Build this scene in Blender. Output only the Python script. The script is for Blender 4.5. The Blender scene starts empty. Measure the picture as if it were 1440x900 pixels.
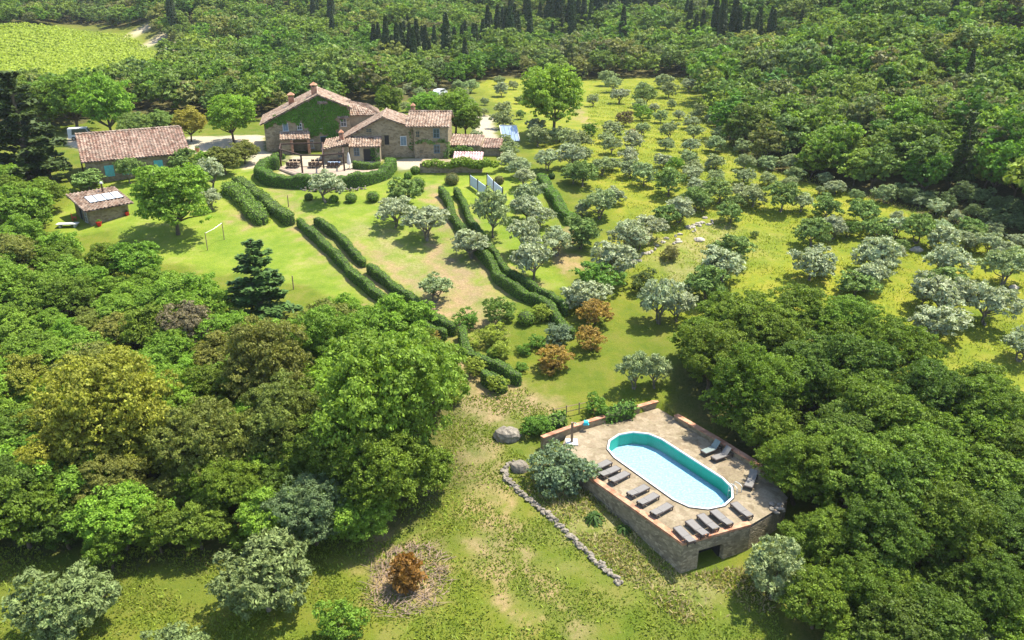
import bpy, math, random
import numpy as np
from mathutils import Vector, Matrix
rng = np.random.default_rng(7)
random.seed(7)
D, PI = bpy.data, math.pi
sc = bpy.context.scene
COL = sc.collection

# ------------------------------------------------------------------ camera, world, sun, exposure
F, PITCH, CAMH = 1150.0, math.radians(23.0), 36.0
cam = D.objects.new('camera', D.cameras.new('camera')); COL.objects.link(cam)
cam.data.sensor_width = 36; cam.data.lens = F / 1440 * 36
cam.data.clip_end = 5000; cam.data.clip_start = 0.5
cam.location = (0, 0, CAMH); cam.rotation_euler = (PI/2 - PITCH, 0, 0)
sc.camera = cam
SUN_EL, SUN_AZ = math.radians(66), math.radians(62)        # azimuth measured from +Y towards +X
w = D.worlds.new('World'); sc.world = w; w.use_nodes = True
nt = w.node_tree; nt.nodes.clear()
sky = nt.nodes.new('ShaderNodeTexSky'); sky.sky_type = 'NISHITA'; sky.sun_disc = False
sky.sun_elevation = SUN_EL; sky.sun_rotation = SUN_AZ
bg = nt.nodes.new('ShaderNodeBackground'); bg.inputs[1].default_value = 0.135
ow = nt.nodes.new('ShaderNodeOutputWorld')
nt.links.new(sky.outputs[0], bg.inputs[0]); nt.links.new(bg.outputs[0], ow.inputs[0])
sl = D.lights.new('sun', 'SUN'); sl.energy = 4.2; sl.angle = math.radians(0.5); sl.color = (1, .94, .80)
so = D.objects.new('sun', sl); COL.objects.link(so)
sd = Vector((math.sin(SUN_AZ)*math.cos(SUN_EL), math.cos(SUN_AZ)*math.cos(SUN_EL), math.sin(SUN_EL)))
so.rotation_euler = sd.to_track_quat('Z', 'Y').to_euler(); so.location = (80, 80, 150)
sc.view_settings.view_transform = 'Standard'; sc.view_settings.look = 'None'
sc.view_settings.exposure = 1.5; sc.view_settings.gamma = 1
sc.cycles.use_denoising = True
sc.cycles.max_bounces = 6; sc.cycles.diffuse_bounces = 3; sc.cycles.transmission_bounces = 3
sc.cycles.transparent_max_bounces = 6; sc.cycles.caustics_reflective = False; sc.cycles.caustics_refractive = False

# ------------------------------------------------------------------ terrain function and picking points on it
def sp(t, k): t = np.asarray(t, float)/k; return k*(np.maximum(t, 0)+np.log1p(np.exp(-np.abs(t))))
def H(x, y):
    x = np.asarray(x, float); y = np.asarray(y, float)
    a = .158*(y-61.5); b = 9.4 + .006*(y-117)
    z = b - sp(b-a, 1.0)
    r1 = .84*(x-50)+.54*(y-120); r2 = 1.8*(x-50)
    t = r2 - sp(r2-r1, 6)
    t = t - sp(t-260, 20)
    z = z + .15*sp(t, 5) + (.125+.00002*np.clip(x, -200, 200))*sp(y-258, 8)
    z = z - .022*sp(y-640, 30)
    hillf = 1/(1+np.exp(-(np.maximum(t, y-258)-25)/12)); z = z + hillf*(3.2*np.sin(x/21+.8*np.sin(y/37))*np.sin(y/27+1)+2.0*np.sin(x/11+y/13))
    z = z + .12*np.sin(x*.21+1)*np.sin(y*.17) + .05*np.sin(x*.63)*np.cos(y*.55+2)
    return z
def ray(u, v):
    x = (u-720)/F; y = -(v-450)/F
    d = np.array([x, math.cos(PITCH)+y*math.sin(PITCH), -math.sin(PITCH)+y*math.cos(PITCH)])
    return d/np.linalg.norm(d)
def P(u, v, dz=0.0):
    "point of the terrain (raised by dz) seen at photo pixel u, v"
    d = ray(u, v); t0, t = 20.0, 20.0
    while t < 1500:
        p = d*t; zz = CAMH+p[2]
        if zz < H(p[0], p[1])+dz: break
        t0 = t; t *= 1.01
    for _ in range(18):
        m = (t0+t)/2; p = d*m
        if CAMH+p[2] < H(p[0], p[1])+dz: t = m
        else: t0 = m
    p = d*t
    return Vector((p[0], p[1], CAMH+p[2]-dz))
def Pz(u, v, z):
    d = ray(u, v); t = (z-CAMH)/d[2]; return Vector((d[0]*t, d[1]*t, z))
def dist(p): return p[1]*math.cos(PITCH)-(p[2]-CAMH)*math.sin(PITCH)      # depth along the optical axis
def px(p):
    "photo pixel of a world point (arrays)"
    x, y, z = p[..., 0], p[..., 1], p[..., 2]-CAMH
    c, s = math.cos(PITCH), math.sin(PITCH)
    dep = y*c - z*s; up = y*s + z*c
    dep = np.maximum(dep, .01)
    return 720+F*x/dep, 450-F*up/dep
def ground(x, y): return float(H(x, y))
def inpoly(x, y, poly):
    x = np.asarray(x); y = np.asarray(y); r = np.zeros(x.shape, bool); n = len(poly)
    for i in range(n):
        x1, y1 = poly[i][0], poly[i][1]; x2, y2 = poly[(i+1) % n][0], poly[(i+1) % n][1]
        if y1 == y2: continue
        c = ((y1 > y) != (y2 > y)) & (x < (x2-x1)*(y-y1)/(y2-y1)+x1)
        r ^= c
    return r

# ------------------------------------------------------------------ object helpers
def link(o, parent=None, kind=None):
    COL.objects.link(o)
    if parent is not None: o.parent = parent
    if kind: o['kind'] = kind
    return o
def tag(o, label=None, cat=None, group=None, kind=None):
    if label: o['label'] = label
    if cat: o['category'] = cat
    if group: o['group'] = group
    if kind: o['kind'] = kind
    return o
def thing(name, label, cat, loc, rz=0, group=None, scale=1):
    o = D.objects.new(name, None); o.empty_display_size = .3
    link(o); o.location = loc; o.rotation_euler = (0, 0, rz); o.scale = (scale,)*3
    return tag(o, label, cat, group)
def copy_tree(o, parent=None):
    c = o.copy(); COL.objects.link(c); c.parent = parent
    for ch in [k for k in D.objects if k.parent == o]: copy_tree(ch, c)
    return c
class MB:
    def __init__(s): s.v = []; s.f = []; s.uv = None
    def add(s, vs, fs):
        b = len(s.v); s.v += [tuple(p) for p in vs]; s.f += [tuple(i+b for i in f) for f in fs]; return s
    def box(s, c, d, rz=0, M=None):
        cx, cy, cz = c; dx, dy, dz = d[0]/2, d[1]/2, d[2]/2
        ca, sa = math.cos(rz), math.sin(rz); vs = []
        for z in (-dz, dz):
            for x, y in ((-dx, -dy), (dx, -dy), (dx, dy), (-dx, dy)):
                vs.append((cx+x*ca-y*sa, cy+x*sa+y*ca, cz+z))
        if M is not None: vs = [tuple(M @ Vector(p)) for p in vs]
        return s.add(vs, [(3, 2, 1, 0), (4, 5, 6, 7), (0, 1, 5, 4), (1, 2, 6, 5), (2, 3, 7, 6), (3, 0, 4, 7)])
    def bar(s, a, b, wd, ht):
        a, b = Vector(a), Vector(b); d = (b-a); L = d.length; d.normalize()
        side = d.cross(Vector((0, 0, 1)))
        if side.length < 1e-3: side = Vector((1, 0, 0))
        side.normalize(); up = side.cross(d).normalized(); vs = []
        for p in (a, b):
            for i, j in ((-1, -1), (1, -1), (1, 1), (-1, 1)): vs.append(p+side*wd/2*i+up*ht/2*j)
        return s.add(vs, [(0, 1, 2, 3), (7, 6, 5, 4), (0, 4, 5, 1), (1, 5, 6, 2), (2, 6, 7, 3), (3, 7, 4, 0)])
    def tube(s, pts, rs, n=8, cap=True):
        pts = [Vector(p) for p in pts]; vs = []; fs = []
        for i, p in enumerate(pts):
            d = (pts[min(i+1, len(pts)-1)]-pts[max(i-1, 0)]).normalized()
            a = d.cross(Vector((0, 0, 1)) if abs(d.z) < .95 else Vector((1, 0, 0))).normalized(); b = d.cross(a)
            for k in range(n):
                t = 2*PI*k/n; vs.append(p+(a*math.cos(t)+b*math.sin(t))*rs[i])
        for i in range(len(pts)-1):
            for k in range(n):
                fs.append((i*n+k, i*n+(k+1) % n, (i+1)*n+(k+1) % n, (i+1)*n+k))
        if cap: fs += [tuple(range(n)), tuple(range((len(pts)-1)*n+n-1, (len(pts)-1)*n-1, -1))]
        return s.add(vs, fs)
    def prism(s, poly, z0, z1):
        n = len(poly); g = lambda z, i: z[i] if hasattr(z, '__len__') else z
        vs = [(p[0], p[1], g(z0, i)) for i, p in enumerate(poly)]+[(p[0], p[1], g(z1, i)) for i, p in enumerate(poly)]
        fs = [tuple(range(n-1, -1, -1)), tuple(range(n, 2*n))]+[(i, (i+1) % n, n+(i+1) % n, n+i) for i in range(n)]
        return s.add(vs, fs)
    def xprism(s, prof, y0, y1):
        "profile in x,z extruded along y"
        n = len(prof)
        vs = [(p[0], y0, p[1]) for p in prof]+[(p[0], y1, p[1]) for p in prof]
        fs = [tuple(range(n)), tuple(range(2*n-1, n-1, -1))]+[(i, n+i, n+(i+1) % n, (i+1) % n) for i in range(n)]
        return s.add(vs, fs)
    def blob(s, c, r, n=10, m=7, jit=.12, seed=0, flat=0):
        g = np.random.default_rng(seed); vs = []; fs = []
        for j in range(m+1):
            for i in range(n):
                th = PI*j/m; ph = 2*PI*i/n
                k = 1+g.uniform(-jit, jit) if 0 < j < m else 1
                x, y, z = math.sin(th)*math.cos(ph)*k, math.sin(th)*math.sin(ph)*k, math.cos(th)*k
                vs.append((c[0]+x*r[0], c[1]+y*r[1], c[2]+max(z, -1+flat)*r[2]))
        for j in range(m):
            for i in range(n): fs.append((j*n+i, (j+1)*n+i, (j+1)*n+(i+1) % n, j*n+(i+1) % n))
        return s.add(vs, fs)
    def build(s, name, m, parent=None, smooth=False, kind=None):
        me = D.meshes.new(name); me.from_pydata(s.v, [], s.f); me.validate()
        import bmesh
        bm = bmesh.new(); bm.from_mesh(me); bmesh.ops.recalc_face_normals(bm, faces=bm.faces); bm.to_mesh(me); bm.free()
        if m: me.materials.append(m)
        if smooth: me.shade_smooth()
        o = D.objects.new(name, me); return link(o, parent, kind)
def quads_mesh(name, V, m, attr=None):
    "V: (n,4,3) array -> mesh of n quads"
    n = len(V); me = D.meshes.new(name)
    me.vertices.add(n*4); me.vertices.foreach_set('co', np.asarray(V, np.float32).ravel())
    me.loops.add(n*4); me.loops.foreach_set('vertex_index', np.arange(n*4, dtype=np.int32))
    me.polygons.add(n); me.polygons.foreach_set('loop_start', np.arange(0, n*4, 4, dtype=np.int32))
    me.polygons.foreach_set('loop_total', np.full(n, 4, np.int32))
    me.update(calc_edges=True)
    if attr is not None:
        a = me.attributes.new('tone', 'FLOAT', 'POINT'); a.data.foreach_set('value', np.repeat(attr, 4).astype(np.float32))
    me.materials.append(m); return me

# ------------------------------------------------------------------ materials
def newmat(name):
    m = D.materials.new(name); m.use_nodes = True; n = m.node_tree.nodes; n.clear()
    out = n.new('ShaderNodeOutputMaterial'); return m, m.node_tree, out
def N(nt, t, **kw):
    n = nt.nodes.new(t)
    for k, v in kw.items():
        if k == 'ins':
            for a, b in v.items(): n.inputs[a].default_value = b
        else: setattr(n, k, v)
    return n
def ramp(nt, stops, interp='LINEAR'):
    r = nt.nodes.new('ShaderNodeValToRGB'); r.color_ramp.interpolation = interp
    e = r.color_ramp.elements
    while len(e) < len(stops): e.new(.5)
    for el, (p, c) in zip(e, stops): el.position = p; el.color = (*c, 1) if len(c) == 3 else c
    return r
def mixc(nt, f, a, b, mode='MIX'):
    m = nt.nodes.new('ShaderNodeMix'); m.data_type = 'RGBA'; m.blend_type = mode
    for sock, val in ((m.inputs[0], f), (m.inputs[6], a), (m.inputs[7], b)):
        if hasattr(val, 'is_output') or hasattr(val, 'links'): nt.links.new(val, sock)
        else: sock.default_value = val if not isinstance(val, tuple) or len(val) == 4 else (*val, 1)
    return m.outputs[2]
def math_(nt, op, a, b=None, clamp=False):
    m = nt.nodes.new('ShaderNodeMath'); m.operation = op; m.use_clamp = clamp
    for i, v in enumerate((a, b)):
        if v is None: continue
        if hasattr(v, 'links'): nt.links.new(v, m.inputs[i])
        else: m.inputs[i].default_value = v
    return m.outputs[0]
def noise(nt, vec, scale, detail=3, rough=.6, w=None):
    n = nt.nodes.new('ShaderNodeTexNoise'); n.inputs['Scale'].default_value = scale
    n.inputs['Detail'].default_value = detail; n.inputs['Roughness'].default_value = rough
    if vec is not None: nt.links.new(vec, n.inputs['Vector'])
    return n.outputs['Fac']
def simple(name, c, rough=.7, var=.25, scale=6, metal=0, bump=0, spec=.4):
    m, t, out = newmat(name); p = N(t, 'ShaderNodeBsdfPrincipled')
    co = N(t, 'ShaderNodeTexCoord').outputs['Object']; f = noise(t, co, scale, 4)
    c1 = tuple(x*(1-var) for x in c); c2 = tuple(min(1, x*(1+var)) for x in c)
    r = ramp(t, [(.3, c1), (.7, c2)]); t.links.new(f, r.inputs[0]); t.links.new(r.outputs[0], p.inputs['Base Color'])
    p.inputs['Roughness'].default_value = rough; p.inputs['Metallic'].default_value = metal
    p.inputs['Specular IOR Level'].default_value = spec
    if bump:
        b = N(t, 'ShaderNodeBump'); b.inputs['Strength'].default_value = bump; b.inputs['Distance'].default_value = .05
        t.links.new(noise(t, co, scale*3, 4), b.inputs['Height']); t.links.new(b.outputs[0], p.inputs['Normal'])
    t.links.new(p.outputs[0], out.inputs[0]); return m
def leafmat(name, rand=None, transl=.35, lo=.55, hi=1.5, rough=.55, tip=(1.0, 1.0, .8)):
    m, t, out = newmat(name)
    oi = N(t, 'ShaderNodeObjectInfo'); at = N(t, 'ShaderNodeAttribute', attribute_name='tone')
    base = oi.outputs['Color']
    if rand:
        r = ramp(t, rand); t.links.new(oi.outputs['Random'], r.inputs[0]); base = mixc(t, 1.0, r.outputs[0], base, 'MULTIPLY')
    r2 = ramp(t, [(0, (lo, lo, lo*.95)), (.6, (1, 1, 1)), (1, (hi*tip[0], hi*tip[1], hi*tip[2]))]); t.links.new(at.outputs['Fac'], r2.inputs[0])
    c = mixc(t, 1.0, base, r2.outputs[0], 'MULTIPLY')
    p = N(t, 'ShaderNodeBsdfPrincipled', ins={'Roughness': rough, 'Specular IOR Level': .15}); t.links.new(c, p.inputs['Base Color'])
    tr = N(t, 'ShaderNodeBsdfTranslucent'); c2 = mixc(t, 1.0, c, (1.25, 1.25, .55, 1), 'MULTIPLY'); t.links.new(c2, tr.inputs[0])
    mx = N(t, 'ShaderNodeMixShader', ins={0: transl}); t.links.new(p.outputs[0], mx.inputs[1]); t.links.new(tr.outputs[0], mx.inputs[2])
    t.links.new(mx.outputs[0], out.inputs[0]); return m
def stonemat(name, c1, c2, mortar, scale=2.2, bump=.8):
    m, t, out = newmat(name); p = N(t, 'ShaderNodeBsdfPrincipled', ins={'Roughness': .9, 'Specular IOR Level': .2})
    co = N(t, 'ShaderNodeTexCoord').outputs['Object']
    mp = N(t, 'ShaderNodeMapping'); mp.inputs['Scale'].default_value = (1, 1, 1.7); t.links.new(co, mp.inputs[0])
    v = N(t, 'ShaderNodeTexVoronoi', ins={'Scale': scale}); t.links.new(mp.outputs[0], v.inputs['Vector'])
    ve = N(t, 'ShaderNodeTexVoronoi', feature='DISTANCE_TO_EDGE', ins={'Scale': scale}); t.links.new(mp.outputs[0], ve.inputs['Vector'])
    sep = N(t, 'ShaderNodeSeparateColor'); t.links.new(v.outputs['Color'], sep.inputs[0])
    r = ramp(t, [(0, c1), (.5, tuple((a+b)/2 for a, b in zip(c1, c2))), (1, c2)]); t.links.new(sep.outputs[0], r.inputs[0])
    n1 = noise(t, co, 9, 4); c = mixc(t, .5, r.outputs[0], tuple(x*1.5 for x in c1), 'MIX'); c = mixc(t, n1, r.outputs[0], c)
    e = ramp(t, [(.02, (1, 1, 1)), (.09, (0, 0, 0))]); t.links.new(ve.outputs['Distance'], e.inputs[0])
    c = mixc(t, e.outputs[0], c, mortar); t.links.new(c, p.inputs['Base Color'])
    b = N(t, 'ShaderNodeBump', ins={'Strength': bump, 'Distance': .08}); t.links.new(ve.outputs['Distance'], b.inputs['Height'])
    t.links.new(b.outputs[0], p.inputs['Normal']); t.links.new(p.outputs[0], out.inputs[0]); return m
def tilemat(name, cs):
    m, t, out = newmat(name); p = N(t, 'ShaderNodeBsdfPrincipled', ins={'Roughness': .85, 'Specular IOR Level': .25})
    co = N(t, 'ShaderNodeTexCoord').outputs['Object']
    v = N(t, 'ShaderNodeTexVoronoi', ins={'Scale': 2.6, 'Randomness': .8}); t.links.new(co, v.inputs['Vector'])
    sep = N(t, 'ShaderNodeSeparateColor'); t.links.new(v.outputs['Color'], sep.inputs[0])
    k = len(cs); r = ramp(t, [(i/(k-1), c) for i, c in enumerate(cs)]); t.links.new(sep.outputs[0], r.inputs[0])
    n1 = noise(t, co, 1.3, 4); r2 = ramp(t, [(.35, (.62, .6, .58)), (.6, (1.08, 1.05, 1.02))]); t.links.new(n1, r2.inputs[0])
    c = mixc(t, 1.0, r.outputs[0], r2.outputs[0], 'MULTIPLY'); t.links.new(c, p.inputs['Base Color'])
    t.links.new(p.outputs[0], out.inputs[0]); return m

M = {}
M['tile'] = tilemat('terracotta_tiles', [(.14, .09, .062), (.235, .155, .11), (.30, .22, .165), (.39, .31, .245), (.19, .145, .11)])
M['tile_red'] = tilemat('red_terracotta_tiles', [(.13, .078, .055), (.215, .13, .095), (.27, .18, .14), (.35, .27, .215), (.16, .12, .09)])
M['stone'] = stonemat('tan_rubble_stone', (.14, .105, .06), (.34, .27, .165), (.25, .205, .135))
M['stone_gray'] = stonemat('grey_rubble_stone', (.13, .105, .07), (.36, .30, .20), (.19, .16, .105), scale=2.9)
M['plaster'] = simple('cream_plaster', (.31, .25, .16), .9, .2, 2)
M['brick'] = tilemat('brick_coping', [(.32, .14, .08), (.40, .20, .12), (.45, .25, .16), (.34, .20, .13)])
M['bark'] = simple('grey_brown_bark', (.10, .075, .05), .95, .4, 5, bump=.5)
M['bark_pale'] = simple('pale_olive_bark', (.16, .135, .10), .95, .4, 6, bump=.5)
M['rock'] = simple('grey_rock', (.19, .165, .13), .95, .45, 2.5, bump=.9)
M['rock_pale'] = simple('pale_rock', (.34, .30, .24), .95, .35, 2.5, bump=.8)
M['rock_mid'] = simple('mid_grey_rock', (.25, .22, .17), .95, .4, 2.5, bump=.8)
M['wood_dark'] = simple('dark_stained_timber', (.055, .03, .02), .7, .3, 6)
M['wood'] = simple('weathered_timber', (.22, .15, .09), .8, .3, 6)
M['white'] = simple('white_paint', (.48, .48, .46), .5, .05, 4)
M['panel_white'] = simple('white_fence_board', (.50, .54, .60), .5, .08, 4)
M['glass'] = simple('dark_window_glass', (.04, .055, .06), .15, .2, 3, spec=.8)
M['shutter'] = simple('turquoise_shutter_paint', (.10, .38, .38), .6, .15, 4)
M['bluegrey'] = simple('blue_grey_shutter_paint', (.12, .17, .20), .6, .15, 4)
M['dark'] = simple('dark_interior', (.02, .018, .015), .9, .2, 3)
M['fabric'] = simple('taupe_sling_fabric', (.15, .14, .13), .8, .1, 12)
M['fabric_teal'] = simple('grey_green_sling_fabric', (.15, .185, .175), .8, .1, 12)
M['frame'] = simple('dark_brown_resin', (.05, .037, .035), .6, .15, 8)
M['metal'] = simple('brushed_steel', (.6, .6, .6), .3, .1, 8, metal=.9)
M['red'] = simple('red_glazed_pot', (.55, .02, .02), .5, .1, 5)
M['pot'] = simple('terracotta_pot', (.42, .18, .10), .8, .2, 5)
M['canvas'] = simple('off_white_canvas', (.52, .50, .47), .9, .08, 6)
M['carpaint'] = simple('white_car_paint', (.55, .56, .58), .25, .03, 2, spec=.7)
M['rubber'] = simple('black_rubber', (.02, .02, .02), .8, .2, 8)
M['turq'] = simple('turquoise_plastic', (.02, .45, .55), .5, .1, 5)
M['solar'] = simple('silvery_solar_glass', (.30, .38, .50), .25, .15, 2, spec=.8)
M['skyglass'] = simple('pale_rooflight_glass', (.46, .52, .58), .2, .15, 1.4, spec=.9)
M['oak'] = leafmat('oak_leaves')
M['olive'] = leafmat('olive_leaves', transl=.2, lo=.6, hi=1.5, rough=.6, tip=(1, 1.02, 1.0))
M['shrub'] = leafmat('shrub_leaves')
M['yew'] = leafmat('conifer_leaves', transl=.15)
M['hedge'] = leafmat('clipped_hedge_leaves', transl=.2, lo=.6, hi=1.3)
M['ivy'] = leafmat('ivy_leaves', transl=.2)
M['wood_leaf'] = leafmat('woodland_leaves', rand=[(0, (.08, .16, .024)), (.15, (.13, .24, .030)), (.32, (.18, .26, .040)), (.48, (.10, .165, .035)), (.62, (.235, .30, .05)), (.74, (.15, .225, .07)), (.84, (.165, .16, .07)), (.90, (.24, .26, .07)), (1, (.09, .19, .04))], hi=1.7)

# ------------------------------------------------------------------ ground
DECK = [Pz(*q, 0) for q in ((797, 611), (925, 574), (1000, 616), (1076, 664), (1108, 700), (1100, 712), (1056, 738), (960, 765), (822, 667), (785, 640))]
DECKP = [(p.x, p.y) for p in DECK]
def axis(lo, c0, c1, hi, step, g=1.09):
    a = list(np.arange(c0, c1, step)); s = step
    r = c1
    while r < hi: a.append(r); s *= g; r += s
    a.append(hi); s = step; l = c0-step
    while l > lo: a.insert(0, l); s *= g; l -= s
    a.insert(0, lo); return np.array(a)
gx = axis(-900, -78, 95, 900, .5); gy = axis(-150, 30, 150, 1500, .45)
GX, GY = np.meshgrid(gx, gy); GZ = H(GX, GY)
def shrink(poly, k):
    cx = sum(p[0] for p in poly)/len(poly); cy = sum(p[1] for p in poly)/len(poly)
    return [(cx+(p[0]-cx)*k, cy+(p[1]-cy)*k) for p in poly]
cut = inpoly(GX, GY, shrink(DECKP, 1.0)); GZ[cut] = np.minimum(GZ[cut], -1.9)
def wpoly(pts): return [tuple(P(u, v))[:2] for u, v in pts]
def jit(x, y, a, s):
    return (a*(np.sin(x*s+1.3*np.sin(y*s*.7))+.6*np.sin(y*s*2.3+x*s*1.1)), a*(np.sin(y*s*1.1+1.7*np.sin(x*s*.8)+2)+.6*np.sin(x*s*2.1-y*s*1.7)))
def mask(polys, soft=1.0, ja=.6, js=.9):
    acc = np.zeros(GX.shape); K = 7; g = np.random.default_rng(3)
    jx, jy = jit(GX, GY, ja, js); offs = g.normal(size=(K, 2))*soft*.5
    for pl in polys:
        m = np.zeros(GX.shape)
        for o in offs: m += inpoly(GX+jx+o[0], GY+jy+o[1], pl)
        acc = np.maximum(acc, m/K)
    return acc
def strip(pts, wd):
    "world polygon round a pixel polyline"
    q = [P(u, v) for u, v in pts]; L = []; R_ = []
    for i, p in enumerate(q):
        d = (q[min(i+1, len(q)-1)]-q[max(i-1, 0)]); d.z = 0; d.normalize(); n = Vector((-d.y, d.x, 0))
        ww = wd[i] if hasattr(wd, '__len__') else wd
        L.append(tuple(p+n*ww)[:2]); R_.append(tuple(p-n*ww)[:2])
    return L+R_[::-1]
lawn = mask([wpoly([(88, 330), (90, 262), (200, 240), (300, 238), (360, 222), (430, 262), (560, 262), (640, 232), (700, 232), (760, 250), (800, 330), (800, 410), (700, 430), (640, 470), (560, 470), (470, 420), (400, 410), (300, 400), (200, 350)])], 3, 1.6, .3)
meadow = mask([wpoly([(655, 112), (960, 108), (1010, 185), (1060, 225), (1200, 262), (1500, 340), (1500, 560), (1180, 560), (1000, 500), (900, 450), (860, 400), (880, 330), (820, 260), (740, 200), (700, 150)])], 4, 2.0, .25)
gravel = mask([wpoly([(262, 192), (370, 190), (372, 212), (405, 225), (372, 222), (366, 235), (340, 240), (352, 222), (300, 214), (268, 216)]),
    wpoly([(96, 205), (96, 185), (122, 185), (122, 212)]), wpoly([(668, 163), (692, 163), (696, 185), (702, 200), (690, 208), (672, 196)]),
    wpoly([(540, 226), (600, 221), (620, 232), (560, 240)]), strip([(186, 36), (208, 50), (228, 66), (248, 80), (272, 90)], 2.2), strip([(268, 86), (235, 88), (210, 96)], 1.5),
    wpoly([(395, 245), (408, 220), (530, 216), (535, 226), (500, 240), (455, 248)])], .6, .25, .9)
dirt = mask([strip([(413, 316), (470, 362), (520, 408), (560, 442), (610, 478)], [.7, 1.2, 1.3, 1.1, .8]), strip([(432, 308), (478, 345), (500, 366), (540, 398), (590, 435), (640, 465)], .6),
    strip([(498, 340), (540, 372), (590, 405), (620, 425)], .9), strip([(600, 262), (628, 305), (655, 345), (690, 385), (715, 412), (742, 420)], [.9, 1.5, 1.0, .8, .7, .6]),
    strip([(645, 290), (665, 322), (690, 352), (715, 380), (760, 410)], .55), strip([(644, 470), (648, 500), (655, 540), (665, 560)], [.8, 1.0, 1.3, 1.8]),
    wpoly([(655, 545), (730, 530), (750, 560), (800, 566), (780, 590), (640, 590)]), strip([(795, 320), (790, 360), (805, 385)], 1.0),
    wpoly([(508, 770), (560, 752), (608, 770), (628, 810), (600, 852), (540, 850), (505, 815)]), wpoly([(590, 310), (700, 420), (690, 470), (640, 460), (600, 440)]),
    strip([(405, 282), (412, 300), (425, 312)], .6), strip([(365, 225), (375, 250), (400, 278)], .5), strip([(650, 590), (660, 660), (680, 740), (700, 820), (740, 900)], .7),
    strip([(675, 590), (690, 660), (720, 740), (760, 820), (810, 900)], .55), strip([(335, 300), (350, 320)], 1), strip([(810, 150), (820, 172), (840, 180)], .8)], 1.3, .7, 1.3)
straw = mask([wpoly([(600, 560), (760, 545), (740, 600), (700, 590), (640, 610)]), wpoly([(840, 700), (900, 760), (960, 830), (1040, 790), (1060, 860), (980, 900), (900, 850), (820, 760)]),
    wpoly([(740, 640), (860, 720), (950, 810), (900, 840), (850, 800), (760, 720)]), wpoly([(900, 350), (1000, 300), (1060, 330), (960, 400)]), wpoly([(500, 300), (560, 340), (620, 380), (560, 390), (500, 350)])], 3, 1.5, .5)*.75
NEARF = [wpoly([(-200, 350), (60, 372), (190, 398), (285, 445), (330, 492), (430, 488), (455, 470), (520, 462), (560, 480), (640, 560), (640, 640), (620, 710), (560, 760), (450, 775), (300, 790), (100, 800), (-200, 830)]),
         wpoly([(970, 520), (1010, 480), (1120, 465), (1200, 490), (1300, 570), (1500, 640), (1600, 1000), (1180, 1000), (1120, 850), (1150, 730), (1100, 668), (930, 575)])]
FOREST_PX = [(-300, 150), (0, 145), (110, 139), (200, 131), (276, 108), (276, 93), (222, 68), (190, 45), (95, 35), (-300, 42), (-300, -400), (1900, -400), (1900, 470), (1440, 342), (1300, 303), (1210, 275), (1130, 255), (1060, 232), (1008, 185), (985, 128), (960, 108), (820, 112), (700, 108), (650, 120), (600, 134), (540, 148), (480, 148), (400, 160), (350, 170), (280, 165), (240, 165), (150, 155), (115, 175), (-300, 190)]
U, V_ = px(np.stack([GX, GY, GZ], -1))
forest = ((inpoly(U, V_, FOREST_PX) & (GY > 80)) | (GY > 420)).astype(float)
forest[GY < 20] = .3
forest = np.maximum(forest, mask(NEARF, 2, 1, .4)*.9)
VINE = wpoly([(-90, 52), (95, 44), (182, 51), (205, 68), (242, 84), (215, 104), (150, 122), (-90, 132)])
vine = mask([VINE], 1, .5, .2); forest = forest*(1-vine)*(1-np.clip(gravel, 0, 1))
me = D.meshes.new('ground'); ny, nx = GX.shape
me.vertices.add(nx*ny); me.vertices.foreach_set('co', np.stack([GX, GY, GZ], -1).astype(np.float32).ravel())
idx = np.arange(nx*ny).reshape(ny, nx)
q = np.stack([idx[:-1, :-1], idx[:-1, 1:], idx[1:, 1:], idx[1:, :-1]], -1).reshape(-1, 4).astype(np.int32)
me.loops.add(q.size); me.loops.foreach_set('vertex_index', q.ravel()); me.polygons.add(len(q))
me.polygons.foreach_set('loop_start', np.arange(0, q.size, 4, dtype=np.int32)); me.polygons.foreach_set('loop_total', np.full(len(q), 4, np.int32))
me.update(calc_edges=True); me.shade_smooth()
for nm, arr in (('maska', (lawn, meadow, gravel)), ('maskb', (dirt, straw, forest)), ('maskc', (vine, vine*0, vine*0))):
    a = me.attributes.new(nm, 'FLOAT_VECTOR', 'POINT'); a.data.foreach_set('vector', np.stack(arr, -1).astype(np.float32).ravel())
m, t, out = newmat('grassland'); p = N(t, 'ShaderNodeBsdfPrincipled', ins={'Roughness': .95, 'Specular IOR Level': .1})
co = N(t, 'ShaderNodeNewGeometry').outputs['Position']
def att(nm):
    a = N(t, 'ShaderNodeAttribute', attribute_name=nm); s = N(t, 'ShaderNodeSeparateXYZ'); t.links.new(a.outputs['Vector'], s.inputs[0]); return s.outputs
ma, mb, mc = att('maska'), att('maskb'), att('maskc')
n_big, n_mid, n_fine, n_f2 = noise(t, co, .09, 3), noise(t, co, .5, 5, .65), noise(t, co, 3.5, 5, .7), noise(t, co, 11, 4, .7)
def rp(f, st): r = ramp(t, st); t.links.new(f, r.inputs[0]); return r.outputs[0]
rough_g = rp(n_mid, [(.3, (.07, .105, .011)), (.5, (.098, .122, .014)), (.72, (.13, .13, .026))])
lawn_g = rp(n_mid, [(.3, (.105, .165, .016)), (.52, (.15, .20, .024)), (.72, (.21, .215, .06))])
mead_g = rp(n_mid, [(.28, (.10, .145, .014)), (.5, (.16, .18, .018)), (.72, (.22, .20, .036))])
c = mixc(t, ma[0], rough_g, lawn_g); c = mixc(t, ma[1], c, mead_g)
c = mixc(t, mc[0], c, (.17, .22, .03, 1))
strc = rp(n_fine, [(.35, (.15, .13, .05)), (.6, (.29, .245, .135))])
sf = math_(t, 'MULTIPLY', mb[1], rp(n_mid, [(.35, (.2,)*3), (.6, (1,)*3)])); c = mixc(t, sf, c, strc)
dirtc = rp(n_fine, [(.3, (.19, .135, .07)), (.7, (.31, .225, .13))])
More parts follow.
